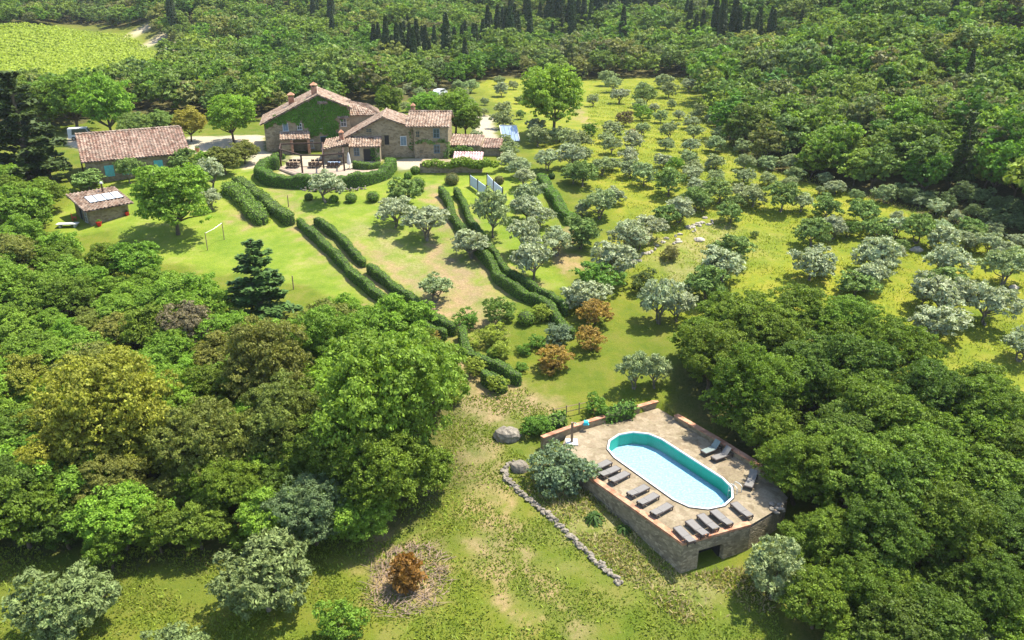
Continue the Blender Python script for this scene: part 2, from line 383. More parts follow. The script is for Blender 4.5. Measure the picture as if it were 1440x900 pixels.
df = math_(t, 'MULTIPLY', mb[0], rp(n_mid, [(.3, (.35,)*3), (.55, (1,)*3)])); c = mixc(t, df, c, dirtc)
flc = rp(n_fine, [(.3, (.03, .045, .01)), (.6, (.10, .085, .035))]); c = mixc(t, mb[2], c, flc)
grc = rp(n_fine, [(.3, (.30, .255, .19)), (.7, (.44, .37, .29))]); c = mixc(t, ma[2], c, grc)
# small dry and dark patches
pt = rp(n_f2, [(.3, (.68, .72, .66)), (.5, (1, 1, 1)), (.72, (1.2, 1.16, 1.08))]); c = mixc(t, .85, c, pt, 'MULTIPLY')
bgp = rp(n_big, [(.35, (.82, .88, .85)), (.62, (1.12, 1.06, 1.0))]); c = mixc(t, 1.0, c, bgp, 'MULTIPLY')
bare = rp(noise(t, co, 1.1, 6, .75), [(.64, (0,)*3), (.72, (1,)*3)])
c = mixc(t, math_(t, 'MULTIPLY', bare, math_(t, 'SUBTRACT', .36, math_(t, 'MULTIPLY', mb[2], .5))), c, (.24, .19, .11, 1))
t.links.new(c, p.inputs['Base Color'])
bp = N(t, 'ShaderNodeBump', ins={'Strength': .7, 'Distance': .12}); t.links.new(n_fine, bp.inputs['Height'])
bp2 = N(t, 'ShaderNodeBump', ins={'Strength': .6, 'Distance': .05}); t.links.new(n_f2, bp2.inputs['Height']); t.links.new(bp.outputs[0], bp2.inputs['Normal'])
t.links.new(bp2.outputs[0], p.inputs['Normal']); t.links.new(p.outputs[0], out.inputs[0])
me.materials.append(m); g_o = D.objects.new('ground', me); link(g_o, None, 'structure')

hz0, hz1 = float(GZ.min())-1, max(float(GZ.max())+14, CAMH+6)
def haze_box():
    vs = [(x, y, z) for z in (hz0, hz1) for x, y in ((-910, -160), (910, -160), (910, 1510), (-910, 1510))]
    hm = D.meshes.new('haze'); hm.from_pydata(vs, [], [(3, 2, 1, 0), (4, 5, 6, 7), (0, 1, 5, 4), (1, 2, 6, 5), (2, 3, 7, 6), (3, 0, 4, 7)])
    m, t, out = newmat('haze'); v = N(t, 'ShaderNodeVolumePrincipled', ins={'Density': HAZE, 'Anisotropy': .25}); v.inputs['Color'].default_value = (.88, .95, 1, 1)
    t.links.new(v.outputs[0], out.inputs['Volume']); hm.materials.append(m); link(D.objects.new('haze', hm), None, 'stuff')
HAZE = .00010
if HAZE: haze_box()

# ------------------------------------------------------------------ foliage generators
def leaves(C, Nrm, size, g, asp=1.7, up=0.0, spread=.8):
    "rhombic leaf sprays at centres C facing roughly along Nrm"
    n = len(C); nn = Nrm + g.normal(size=(n, 3))*spread; nn[:, 2] += up
    nn /= np.linalg.norm(nn, axis=1)[:, None]+1e-9
    r = g.normal(size=(n, 3)); a = np.cross(nn, r); a /= np.linalg.norm(a, axis=1)[:, None]+1e-9; b = np.cross(nn, a)
    s = (size*g.uniform(.6, 1.3, n))[:, None]
    k = g.uniform(-.25, .25, (n, 1))
    return np.stack([C+a*s*asp*.5, C+b*s*.5+a*s*k, C-a*s*asp*.5, C-b*s*.5+a*s*k], 1)
def crown(g, R, rz, nl, lr, n, leaf, cz=0, asp=1.7, flat=.35, ragged=.35, spread=.8, squash=.75, cr=.5, per=22):
    "broadleaf crown: nl boughs round an ellipsoid, each set with tufts of leaf sprays; returns quads and tones"
    i = np.arange(nl)+.5; ph = i*2.39996+g.uniform(0, 6); zz = 1-(1+flat)*i/nl
    rr = np.sqrt(np.clip(1-zz**2, 0, 1)); k = g.uniform(.45, .95, nl); ell = 1+.16*np.sin(ph*2+g.uniform(0, 6))+.1*np.sin(ph*3+g.uniform(0, 6))
    Cn = np.stack([rr*np.cos(ph)*R*k*ell, rr*np.sin(ph)*R*k*ell, zz*rz*k+cz+g.normal(size=nl)*rz*.08], 1)
    lrr = lr*g.uniform(.55, 1.25, nl)
    tone_l = g.uniform(-.12, .12, nl)
    m = int(n/per*1.7); w_ = lrr**2; li = g.choice(nl, m, p=w_/w_.sum())
    d = g.normal(size=(m, 3)); d[:, 2] += .3; d /= np.linalg.norm(d, axis=1)[:, None]
    pos = Cn[li]+d*(lrr[li]*(1.05-ragged*g.random(m)**1.5))[:, None]*np.array([1, 1, squash])
    keep = np.ones(m, bool)
    for j in range(nl):
        q = (pos-Cn[j])/np.array([1, 1, squash]); keep &= ~((np.linalg.norm(q, axis=1) < lrr[j]*.66) & (li != j))
    pos, d, li = pos[keep], d[keep], li[keep]; m = len(pos)
    if m > n/per: pos, d, li = pos[:int(n/per)], d[:int(n/per)], li[:int(n/per)]; m = len(pos)
    tone_c = g.normal(size=m)*.10; crr = cr*g.uniform(.5, 1.3, m)
    ci = g.integers(0, m, n); e = g.normal(size=(n, 3)); e /= np.linalg.norm(e, axis=1)[:, None]; e[:, 2] = np.abs(e[:, 2])*.9-.15
    rad = crr[ci]*g.random(n)**.45
    P_ = pos[ci]+e*rad[:, None]*np.array([1, 1, .75])
    nn = e*.8+d[ci]*.6; nn /= np.linalg.norm(nn, axis=1)[:, None]+1e-9
    tone = np.clip(.5+tone_l[li[ci]]+tone_c[ci]+g.normal(size=n)*.13+.10*nn[:, 2], 0, 1)  # upward-facing sprays painted lighter, as if lit from above
    return leaves(P_, nn, leaf, g, asp, .35, spread), tone, Cn, lrr
def limbs(g, Cn, H0, r0, lean=.0, forks=6, split=.3, base=(0, 0), stems=1):
    mb = MB(); sel = sorted(range(len(Cn)), key=lambda i: Cn[i][2])[:max(3, len(Cn)*2//3)]; random.Random(int(g.integers(1e6))).shuffle(sel)
    for s in range(stems):
        a = g.uniform(0, 6.28); off = Vector((math.cos(a), math.sin(a), 0))*(r0*.9 if stems > 1 else 0)
        top = Vector((g.normal()*lean*H0, g.normal()*lean*H0, H0*split*1.6))+off*2.5
        p0 = Vector((base[0], base[1], -.5))+off
        mid = (p0+top)/2+Vector((g.normal(), g.normal(), 0))*r0*.5
        mb.tube([p0, Vector((p0.x, p0.y, .15)), mid, top], [r0*1.5, r0*1.1, r0*.85, r0*.7], 7)
        for j in sel[s::stems][:forks]:
            c = Vector(Cn[j]); m_ = top.lerp(c, .5)+Vector((g.normal(), g.normal(), -abs(g.normal())))*r0*.9
            mb.tube([top-Vector((0, 0, r0)), m_, c], [r0*.55, r0*.35, r0*.12], 5, False)
    return mb
def make_variant(kind, seed):
    g = np.random.default_rng(seed)
    if kind == 'oak':      # unit: crown radius 5 m, height about 10.5 m
        q, tn, Cn, lr = crown(g, 5, 4.0, 34, 1.55, 22000, .215, cz=5.4, flat=.65, ragged=.45, cr=.62, per=26)
        q2, t2, _, _ = crown(g, 5.3, 4.4, 30, .8, 2600, .25, cz=5.5, flat=.6, ragged=.7, cr=.5, per=16)
        q = np.concatenate([q, q2]); tn = np.concatenate([tn, t2]); tr = limbs(g, Cn, 5, .3, .05, 9)
    elif kind == 'oak_big':  # same size, finer leaves, for crowns scaled up
        q, tn, Cn, lr = crown(g, 5, 4.1, 46, 1.4, 42000, .155, cz=5.3, flat=.7, ragged=.45, cr=.5, per=30)
        q2, t2, _, _ = crown(g, 5.3, 4.4, 34, .8, 4500, .155, cz=5.5, flat=.6, ragged=.7, cr=.4, per=18)
        q = np.concatenate([q, q2]); tn = np.concatenate([tn, t2]); tr = limbs(g, Cn, 5, .3, .05, 9)
    elif kind == 'wood':   # mid distance woodland tree: crown radius 3.2, height 7
        q, tn, Cn, lr = crown(g, 3.2, 3.0, 17, 1.15, 4600, .255, cz=3.8, flat=.7, ragged=.45, cr=.5, per=20); tr = limbs(g, Cn, 3.2, .18, .05, 5)
    elif kind == 'far':    # far woodland tree: radius 3, height 6.5
        q, tn, Cn, lr = crown(g, 3.0, 3.0, 12, 1.2, 1900, .34, cz=3.4, flat=.5, ragged=.4, cr=.5, per=16); tr = None
    elif kind == 'olive':  # radius 2, height 4
        q, tn, Cn, lr = crown(g, 2.0, 1.35, 18, .72, 4800, .14, cz=2.3, flat=.5, ragged=.5, asp=2.6, spread=1.0, cr=.34, per=20); tr = limbs(g, Cn, 2.0, .13, .08, 6, stems=2)
    elif kind == 'olive_round':
        q, tn, Cn, lr = crown(g, 1.95, 1.5, 14, .78, 4400, .15, cz=1.85, flat=.7, ragged=.45, asp=2.5, spread=1.0, cr=.32, per=20); tr = limbs(g, Cn, 1.6, .14, .05, 5)
    elif kind == 'olive_big':  # radius 4, height 6.5, fine leaves
        q, tn, Cn, lr = crown(g, 3.9, 3.0, 26, 1.3, 15000, .17, cz=3.7, flat=.75, ragged=.5, asp=2.6, spread=1.0, cr=.45, per=24); tr = limbs(g, Cn, 3.0, .2, .05, 7)
    elif kind == 'shrub':  # radius 1, height 1.7
        q, tn, Cn, lr = crown(g, 1.0, .95, 14, .42, 4600, .075, cz=.82, flat=.8, ragged=.5, cr=.16, per=16); tr = limbs(g, Cn, .6, .05, .05, 4, stems=2)
    elif kind == 'bigleaf':  # fig-like shrub radius 2.2
        q, tn, Cn, lr = crown(g, 2.2, 1.5, 26, .75, 7500, .17, cz=1.35, flat=.8, ragged=.45, asp=1.3, spread=.9, cr=.35, per=10); tr = limbs(g, Cn, 1.2, .09, .05, 6, stems=2)
    elif kind == 'cypress':  # height 9, radius 1
        n = 1500; z = g.random(n)**.8*9; prof = 1.05*np.sin(np.clip((z+.6)/9.6, 0, 1)**.75*PI)**.6*(1-.35*z/9)
        a = g.uniform(0, 2*PI, n); r = prof*g.uniform(.7, 1.08, n)
        d = np.stack([np.cos(a), np.sin(a), np.full(n, .4)], 1); pos = np.stack([r*np.cos(a), r*np.sin(a), z+.3], 1)
        q = leaves(pos, d, .42, g, 2.0, 0, .5); tn = np.clip(.45+g.normal(size=n)*.16, 0, 1)
        tr = MB().tube([(0, 0, -.5), (0, 0, 1.5), (0, 0, 7)], [.2, .15, .05], 6)
    elif kind == 'conifer':  # layered dark cedar, height 10, radius 4
        qs, ts = [], []; tr = MB().tube([(0, 0, -.5), (.1, 0, 4), (0, .1, 9.8)], [.35, .25, .06], 8)
        for L in range(13):
            z = 1.2+L*.68; Rr = 4.0*(1-z/11)**.8*g.uniform(.85, 1.1)
            nb = int(8-L*.25)
            for b in range(nb):
                a = g.uniform(0, 6.28); ln = Rr*g.uniform(.7, 1.15); k = int(170*ln/4+40)
                tt = g.random(k)**.6; wv = .55*ln*.4*np.sin(tt*PI*.8+.3)
                x = tt*ln; y = g.normal(size=k)*wv*.55; zz = z+.28*x-.05*x*x+g.normal(size=k)*.12
                pos = np.stack([x*math.cos(a)-y*math.sin(a), x*math.sin(a)+y*math.cos(a), zz], 1)
                nrm = np.tile([0, 0, 1.0], (k, 1)); qs.append(leaves(pos, nrm, .32, g, 1.9, .6, .5)); ts.append(np.clip(.45+g.normal(size=k)*.17, 0, 1))
                tr.tube([(0, 0, z-.2), (ln*.8*math.cos(a), ln*.8*math.sin(a), z+.1*ln)], [.07, .02], 4, False)
        q = np.concatenate(qs); tn = np.concatenate(ts)
    mat = {'oak': 'oak', 'oak_big': 'oak', 'wood': 'wood_leaf', 'far': 'wood_leaf', 'olive': 'olive', 'olive_round': 'olive', 'olive_big': 'olive', 'shrub': 'shrub', 'bigleaf': 'shrub', 'cypress': 'yew', 'conifer': 'yew'}[kind]
    cm = quads_mesh(kind+'_crown', q, M[mat], tn); tm = None
    if tr is not None:
        tm = D.meshes.new(kind+'_trunk'); tm.from_pydata(tr.v, [], tr.f); tm.materials.append(M['bark_pale' if 'olive' in kind else 'bark']); tm.shade_smooth()
    return cm, tm
VAR = {}
for kind, n in (('oak', 5), ('oak_big', 3), ('wood', 5), ('far', 5), ('olive', 6), ('olive_round', 5), ('olive_big', 3), ('shrub', 4), ('bigleaf', 1), ('cypress', 3), ('conifer', 2)):
    VAR[kind] = [make_variant(kind, 100+hash_) for hash_ in range(n)]
BASER = {'oak': 5, 'oak_big': 5, 'wood': 3.2, 'far': 3.0, 'olive': 2.0, 'olive_round': 1.95, 'olive_big': 3.9, 'shrub': 1.0, 'bigleaf': 2.2, 'cypress': 1.0, 'conifer': 4.0}
RADII = []      # (x, y, r) of placed trees, for the automatic fill
def plant(kind, loc, R, col, name, label, cat, group=None, hs=1.0, trunk=True, var=None):
    s = R/BASER[kind]; o = thing(name, label, cat, loc, random.uniform(0, 2*PI), group); o.scale = (s, s, s*hs)
    cm, tm = VAR[kind][random.randrange(len(VAR[kind])) if var is None else var % len(VAR[kind])]
    c = D.objects.new('crown' if cat != 'shrub' else 'foliage', cm); link(c, o); c.color = (*col, 1)
    if tm is not None and trunk: link(D.objects.new('trunk' if cat != 'shrub' else 'stem', tm), o)
    RADII.append((loc[0], loc[1], R)); return o
def vary(c, a=.12):
    k = random.uniform(1-a, 1+a); return tuple(max(0, x*k*random.uniform(1-a*.5, 1+a*.5)) for x in c)
CC = {'g': (.135, .20, .024), 'b': (.185, .205, .045), 'y': (.23, .25, .033), 'dk': (.092, .15, .022), 'br': (.175, .29, .034), 'lime': (.19, .30, .034), 'gl': (.17, .23, .10), 'olk': (.17, .22, .075),
      'ol': (.26, .315, .135), 'olg': (.165, .24, .06), 'ols': (.325, .365, .205), 'con': (.065, .105, .025), 'or': (.31, .21, .05), 'yo': (.32, .27, .05), 'gb': (.17, .15, .09), 'cyp': (.042, .068, .02)}
# ------------------------------------------------------------------ structure: pool terrace
def deckz(q, z=0): return Pz(q[0], q[1], z)
def wall_run(mb, a, b, z0, z1, th, shift=0):
    a, b = Vector((a[0], a[1], 0)), Vector((b[0], b[1], 0)); d = (b-a); L = d.length; d.normalize(); n = Vector((-d.y, d.x, 0))
    c = (a+b)/2+n*shift
    return mb.box((c.x, c.y, (z0+z1)/2), (L, th, z1-z0), math.atan2(d.y, d.x))
terr = thing('pool_terrace', 'paved stone terrace on rubble retaining walls with a brick edge, holding the oval pool', 'terrace', (DECK[7].x, DECK[7].y, 0))
OX = Vector((DECK[7].x, DECK[7].y, 0))
# pool geometry
def stadium(n=10):
    c = (Pz(893.5, 659, 0)+Pz(990, 665, 0))/2
    return c
e1, e2 = Pz(885, 634, 0), Pz(997, 693, 0)           # centres of the two rounded ends
nearA, nearB = Pz(860, 641, 0), Pz(962, 713, 0); farA, farB = Pz(945, 627, 0), Pz(1031, 683, 0)
ax = ((nearB-nearA).normalized()+(farB-farA).normalized()).normalized(); nrm_ = Vector((-ax.y, ax.x, 0))
if nrm_.dot(farA-nearA) < 0: nrm_ = -nrm_
half = abs(((farA+farB)/2-(nearA+nearB)/2).dot(nrm_))/2
tips = [Pz(854, 629, 0), Pz(866.5, 613, 0), Pz(905, 610, 0), Pz(1035, 693, 0), Pz(1007, 716.5, 0), Pz(980, 716.2, 0)]
ref = (nearA+nearB)/2+nrm_*half
tt = [(q_-ref).dot(ax) for q_ in tips]; pc = ref+ax*(max(tt)+min(tt))/2; PL = (max(tt)-min(tt))/2
def oval(r, extra=0, seg=6):
    pts = []
    for s, a0 in ((1, -90), (-1, 90)):
        cc = pc+ax*s*(PL-half)
        for k in range(seg+1):
            a = math.radians(a0+180*k/seg); pts.append(cc+(ax*math.cos(a)+nrm_*math.sin(a))*r)
    return pts
def offset_ring(mb, inner, outer, z0, z1):
    n = len(inner); vs = [(p.x, p.y, z0) for p in inner]+[(p.x, p.y, z1) for p in inner]+[(p.x, p.y, z0) for p in outer]+[(p.x, p.y, z1) for p in outer]
    fs = []
    for i in range(n):
        j = (i+1) % n
        fs += [(i, j, n+j, n+i), (n+i, n+j, 3*n+j, 3*n+i), (3*n+i, 3*n+j, 2*n+j, 2*n+i), (i, 2*n+i, 2*n+j, j)]
    return mb.add(vs, fs)
# paving sheet with an oval hole (built as a grid of small slabs clipped by the hole)
import bmesh
def local(o, mb):
    mb.v = [(x-o.location.x, y-o.location.y, z-o.location.z) for x, y, z in mb.v]; return mb
inner = oval(half+.02)
mb = MB(); n = len(inner)
outer = []
for p_ in inner:      # star from the pool outline to the deck edge
    d_ = (p_-pc); best = None
    for i in range(len(DECK)):
        a, b = DECK[i], DECK[(i+1) % len(DECK)]; e = b-a
        den = d_.x*e.y-d_.y*e.x
        if abs(den) < 1e-9: continue
        t_ = ((a.x-pc.x)*e.y-(a.y-pc.y)*e.x)/den; s_ = ((a.x-pc.x)*d_.y-(a.y-pc.y)*d_.x)/den
        if t_ > 0 and -1e-6 <= s_ <= 1+1e-6 and (best is None or t_ < best): best = t_
    outer.append(pc+d_*best)
# insert the deck corners in angular order by a fan triangulation with bmesh
bm = bmesh.new()
vi = [bm.verts.new((p.x, p.y, 0)) for p in inner]; vo = [bm.verts.new((p.x, p.y, 0)) for p in DECK]
ed = [bm.edges.new((vi[i], vi[(i+1) % n])) for i in range(n)]+[bm.edges.new((vo[i], vo[(i+1) % len(vo)])) for i in range(len(vo))]
bmesh.ops.triangle_fill(bm, edges=ed, use_beauty=True)
for v in bm.verts: v.co -= OX
bmesh.ops.recalc_face_normals(bm, faces=bm.faces)
for f in bm.faces:
    if f.normal.z < 0: f.normal_flip()
me2 = D.meshes.new('paving'); bm.to_mesh(me2); bm.free()
def pavingmat():
    m, t, out = newmat('stone_paving'); p = N(t, 'ShaderNodeBsdfPrincipled', ins={'Roughness': .9, 'Specular IOR Level': .2})
    co = N(t, 'ShaderNodeTexCoord').outputs['Object']
    v = N(t, 'ShaderNodeTexVoronoi', ins={'Scale': 1.9}); t.links.new(co, v.inputs['Vector'])
    ve = N(t, 'ShaderNodeTexVoronoi', feature='DISTANCE_TO_EDGE', ins={'Scale': 1.9}); t.links.new(co, ve.inputs['Vector'])
    s = N(t, 'ShaderNodeSeparateColor'); t.links.new(v.outputs['Color'], s.inputs[0])
    r = ramp(t, [(0, (.175, .135, .088)), (.5, (.22, .175, .118)), (1, (.265, .215, .148))]); t.links.new(s.outputs[0], r.inputs[0])
    n1 = noise(t, co, .45, 5, .7); r2 = ramp(t, [(.35, (.72, .72, .66)), (.55, (1, 1, 1)), (.7, (1.12, 1.06, 1))]); t.links.new(n1, r2.inputs[0])
    c = mixc(t, 1.0, r.outputs[0], r2.outputs[0], 'MULTIPLY')
    n2 = noise(t, co, 6, 4); r3 = ramp(t, [(.3, (.8, .8, .8)), (.6, (1.1, 1.1, 1.1))]); t.links.new(n2, r3.inputs[0]); c = mixc(t, 1.0, c, r3.outputs[0], 'MULTIPLY')
    e = ramp(t, [(.015, (.55,)*3), (.05, (0, 0, 0))]); t.links.new(ve.outputs['Distance'], e.inputs[0]); c = mixc(t, e.outputs[0], c, (.20, .17, .10, 1))
    t.links.new(c, p.inputs['Base Color']); b = N(t, 'ShaderNodeBump', ins={'Strength': .5, 'Distance': .03}); t.links.new(ve.outputs['Distance'], b.inputs['Height']); t.links.new(b.outputs[0], p.inputs['Normal'])
    t.links.new(p.outputs[0], out.inputs[0]); return m
M['paving'] = pavingmat(); me2.materials.append(M['paving']); link(D.objects.new('paving', me2), terr)
# retaining walls with the opening of the pump room in the front one
mb = MB(); A, B_, C_ = DECK[7], DECK[8], DECK[6]
cent = sum(DECK, Vector((0, 0, 0)))/len(DECK)
def inset(a, b, k):
    d = (b-a).normalized(); nn = Vector((-d.y, d.x, 0)); 
    return nn*k if nn.dot(cent-a) > 0 else -nn*k
def seg_wall(mb, a, b, z0, z1, th, ins_):
    o_ = inset(a, b, ins_); return wall_run(mb, a+o_, b+o_, z0, z1, th)
seg_wall(mb, A, B_, -4.2, -.14, .5, .26)
seg_wall(mb, B_, DECK[9], -3, -.14, .5, .26); seg_wall(mb, DECK[9], DECK[0], -2.5, -.14, .5, .26)
oa, ob = A.lerp(C_, .25), A.lerp(C_, .62)
oo = inset(A, C_, .26); dd = (C_-A).normalized()
for a_, b_, z0, z1 in ((A, oa, -4.2, -.14), (ob, C_, -4.2, -.14), (oa, ob, -1.0, -.14), (C_, DECK[5], -3.5, -.3), (DECK[5], DECK[4], -3, -.3)):
    k_ = inset(a_, b_, .262); wall_run(mb, a_+k_, b_+k_, z0, z1, .5)
local(terr, mb).build('retaining_wall', M['stone_gray'], terr)
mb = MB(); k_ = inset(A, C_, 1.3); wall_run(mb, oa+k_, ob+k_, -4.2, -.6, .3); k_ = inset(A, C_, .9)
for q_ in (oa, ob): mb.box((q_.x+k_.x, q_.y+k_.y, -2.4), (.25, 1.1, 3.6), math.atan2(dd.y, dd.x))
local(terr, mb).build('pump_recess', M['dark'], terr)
mb = MB()
for a_, b_ in ((A, B_), (A, C_), (B_, DECK[9])):
    k_ = inset(a_, b_, .2); wall_run(mb, a_+k_, b_+k_, -.14, .06, .46)
mb.v = [(x, y, z + (.004 if i >= 8 and i < 16 else 0)) for i, (x, y, z) in enumerate(mb.v)]
local(terr, mb).build('brick_coping', M['brick'], terr)
# liner, water, rim
pool = thing('swimming_pool', 'long oval swimming pool with white rim, turquoise sides and pale water', 'pool', (pc.x, pc.y, 0))
mb = MB(); ring = oval(half-.06); n = len(ring)
vs = [(p.x, p.y, z) for z in (.05, -1.08) for p in ring]; mb.add(vs, [(i, (i+1) % n, n+(i+1) % n, n+i) for i in range(n)])
M['liner'] = simple('turquoise_pool_liner', (.0, .42, .29), .5, .1, 1.5)
local(pool, mb).build('liner', M['liner'], pool)
mb = MB(); mb.add([(p.x, p.y, -1.08) for p in oval(half-.05)], [tuple(range(n))])
m, t, out = newmat('painted_ripple_floor'); p = N(t, 'ShaderNodeBsdfPrincipled', ins={'Roughness': .6}); co = N(t, 'ShaderNodeTexCoord').outputs['Object']
r = ramp(t, [(.32, (.17, .36, .52)), (.5, (.25, .44, .58)), (.68, (.37, .52, .63))]); t.links.new(noise(t, co, 5.5, 4, .65), r.inputs[0]); t.links.new(r.outputs[0], p.inputs['Base Color']); t.links.new(p.outputs[0], out.inputs[0])  # light ripples of the water painted into the pale floor colour
local(pool, mb).build('pool_floor', m, pool)
mb = MB(); mb.add([(p.x, p.y, -.12) for p in oval(half-.065)], [tuple(range(n))])
m, t, out = newmat('pool_water'); g1 = N(t, 'ShaderNodeBsdfGlossy', ins={'Roughness': .03}); tr = N(t, 'ShaderNodeBsdfTransparent', ins={0: (.86, .97, .98, 1)})
co = N(t, 'ShaderNodeTexCoord').outputs['Object']; b = N(t, 'ShaderNodeBump', ins={'Strength': .5, 'Distance': .06}); t.links.new(noise(t, co, 3.2, 4, .6), b.inputs['Height']); t.links.new(b.outputs[0], g1.inputs['Normal'])
fr = N(t, 'ShaderNodeFresnel', ins={'IOR': 1.33}); t.links.new(b.outputs[0], fr.inputs['Normal'])
mx = N(t, 'ShaderNodeMixShader'); t.links.new(fr.outputs[0], mx.inputs[0]); t.links.new(tr.outputs[0], mx.inputs[1]); t.links.new(g1.outputs[0], mx.inputs[2]); t.links.new(mx.outputs[0], out.inputs[0])
local(pool, mb).build('water', m, pool)
mb = offset_ring(MB(), oval(half-.07), oval(half+.09), -.03, .08); local(pool, mb).build('rim', M['white'], pool)
mb = offset_ring(MB(), oval(half+.10), oval(half+.15), -.05, .045); local(pool, mb).build('dark_rim_ring', M['dark'], pool)  # thin dark ring round the outside of the white rim
lad = thing('pool_ladder', 'white pool ladder over the rim at the rounded right-hand end', 'ladder', Pz(1034, 690, 0), math.atan2(ax.y, ax.x))
for s in (-.25, .25):
    MB().tube([(-.45, s, -.9), (-.42, s, .3), (-.3, s, .55), (.1, s, .6), (.35, s, .5), (.4, s, 0)], [.03]*6, 6).build('handrail', M['white'], lad)
for k in range(3): MB().box((-.45, 0, -.2-.28*k), (.1, .5, .04)).build('rung', M['white'], lad)
# back and side walls of the terrace
def low_wall(name, label, pts, z0, z1, th, cop=True, cat='wall', mat='stone', zt=None):
    o = thing(name, label, cat, (pts[0].x, pts[0].y, 0)); mb = MB(); mc_ = MB()
    for a, b in zip(pts[:-1], pts[1:]):
        wall_run(mb, a, b, z0, z1, th)
        if cop: wall_run(mc_, a, b, z1, z1+.09, th+.1)
    local(o, mb).build('stonework', M[mat], o)
    if cop: local(o, mc_).build('brick_coping', M['brick'], o)
    return o
low_wall('garden_wall', 'low stone wall with brick top along the far left side of the pool terrace', [Pz(762, 622, .1), Pz(806, 606, .1), Pz(864, 588, .1), Pz(924, 569, .2)], -1.2, .55, .34)
low_wall('garden_wall', 'low crumbling stone wall on the right of the pool terrace, behind two loungers', [Pz(950, 590, 0), Pz(1005, 622, 0), Pz(1072, 664, 0)], -1.2, .42, .4)
st = thing('stone_ledge', 'low ledge of pale flat stones at the terrace corner under the oak', 'ledge', Pz(1080, 715, 0)); g = np.random.default_rng(5); mb = MB()
for k in range(26): mb.blob((g.uniform(-1.0, 1.2), g.uniform(-.4, .5), g.uniform(-.3, .12)), (g.uniform(.15, .32), g.uniform(.12, .28), .12), 7, 5, .2, k)
mb.build('stones', M['rock'], st)

# ------------------------------------------------------------------ loungers
def make_lounger(raised, fab='fabric'):
    o = thing('sun_lounger', 'x', 'sun lounger', (0, 0, 0)); L, Wd, hh = 1.88, .63, .33
    f = MB()
    for s in (-1, 1): f.box((0, s*Wd/2, hh-.04), (L, .05, .08))
    for x in (-L/2, L/2): f.box((x, 0, hh-.04), (.06, Wd, .08))
    f.build('frame', M['frame'], o)
    for x in (-L/2+.1, L/2-.1):
        for s in (-1, 1): MB().box((x, s*(Wd/2-.01), (hh-.06)/2), (.09, .05, hh-.06)).build('leg', M['frame'], o)
    hx = -.22
    for x in (-.55, .1, .6): MB().box((x, 0, hh-.05), (.05, Wd-.05, .04)).build('crossbar', M['frame'], o)
    b = MB(); b.box(((L/2+hx)/2-.01, 0, hh+.012), (L/2-hx-.06, Wd-.04, .03)); b.build('seat', M[fab], o)
    ln = .72; a = math.radians(raised); r = MB(); ca, sa = math.cos(a), math.sin(a)
    x0, x1 = hx-.02, hx-.02-ln*ca; z0, z1 = hh+.015, hh+.015+ln*sa; w2 = (Wd-.05)/2; tn_ = Vector((sa, 0, ca))*.03
    r.add([(x0, -w2, z0), (x0, w2, z0), (x1, w2, z1), (x1, -w2, z1)]+[(x+tn_.x, y, z+tn_.z) for x, y, z in ((x0, -w2, z0), (x0, w2, z0), (x1, w2, z1), (x1, -w2, z1))], [(0, 1, 2, 3), (4, 5, 6, 7), (0, 1, 5, 4), (1, 2, 6, 5), (2, 3, 7, 6), (3, 0, 4, 7)])
    r.build('backrest', M[fab], o)
    return o
flat_l, up_l, up_t = make_lounger(6), make_lounger(52), make_lounger(50, 'fabric_teal')
ang_perp = math.atan2(nrm_.y, nrm_.x); ang_par = math.atan2(ax.y, ax.x)
LG = 'sun loungers round the pool'
used = set()
def lounger(src, u, v, ang, label):
    o = src if src.name not in used else copy_tree(src)
    used.add(src.name); q_ = Pz(u, v, .3); o.location = (q_.x, q_.y, .012); o.rotation_euler = (0, 0, ang); tag(o, label, 'sun lounger', LG)
for i, (u, v, l) in enumerate(((845.5, 654.5, 'taupe sun lounger nearest the blue-green shrub, first of the row along the brick edge'), (857.5, 663, 'taupe sun lounger in the middle of the three grouped by the shrub'),
    (871, 671, 'taupe sun lounger, third from the shrub, before the gap in the row'), (897.5, 690, 'taupe sun lounger just after the gap in the row along the brick edge'),
    (911.5, 702, 'taupe sun lounger beside the gap lounger, with a single one further on'), (930.5, 716.5, 'lone taupe sun lounger at the near end of the long row left of the pool'))):
    lounger(flat_l, u, v, ang_perp+random.uniform(-.05, .05)+.12, l)
for u, v, l in ((962.5, 752, 'sun lounger right at the brick front corner above the wall'), (980, 742.5, 'sun lounger second from the front corner, by the pump room opening'),
    (995.5, 734, 'sun lounger third from the front corner'), (1014.5, 728, 'sun lounger fourth from the front corner, last of the group'), (1043, 717, 'single sun lounger by the ledge of pale stones')):
    lounger(flat_l, u, v, ang_par+PI+random.uniform(-.06, .06)-.12, l)
lounger(up_t, 1000.5, 631.5, ang_perp+PI+0, 'grey-green sun lounger with raised back by the right-hand wall, the farther of the pair')
lounger(up_l, 1015.5, 640.5, ang_perp+PI-.05, 'taupe sun lounger with raised back by the right-hand wall, the nearer of the pair')
lounger(up_l, 1056, 676, ang_perp+PI+.5, 'sun lounger half hidden by the oak at the right edge of the terrace')
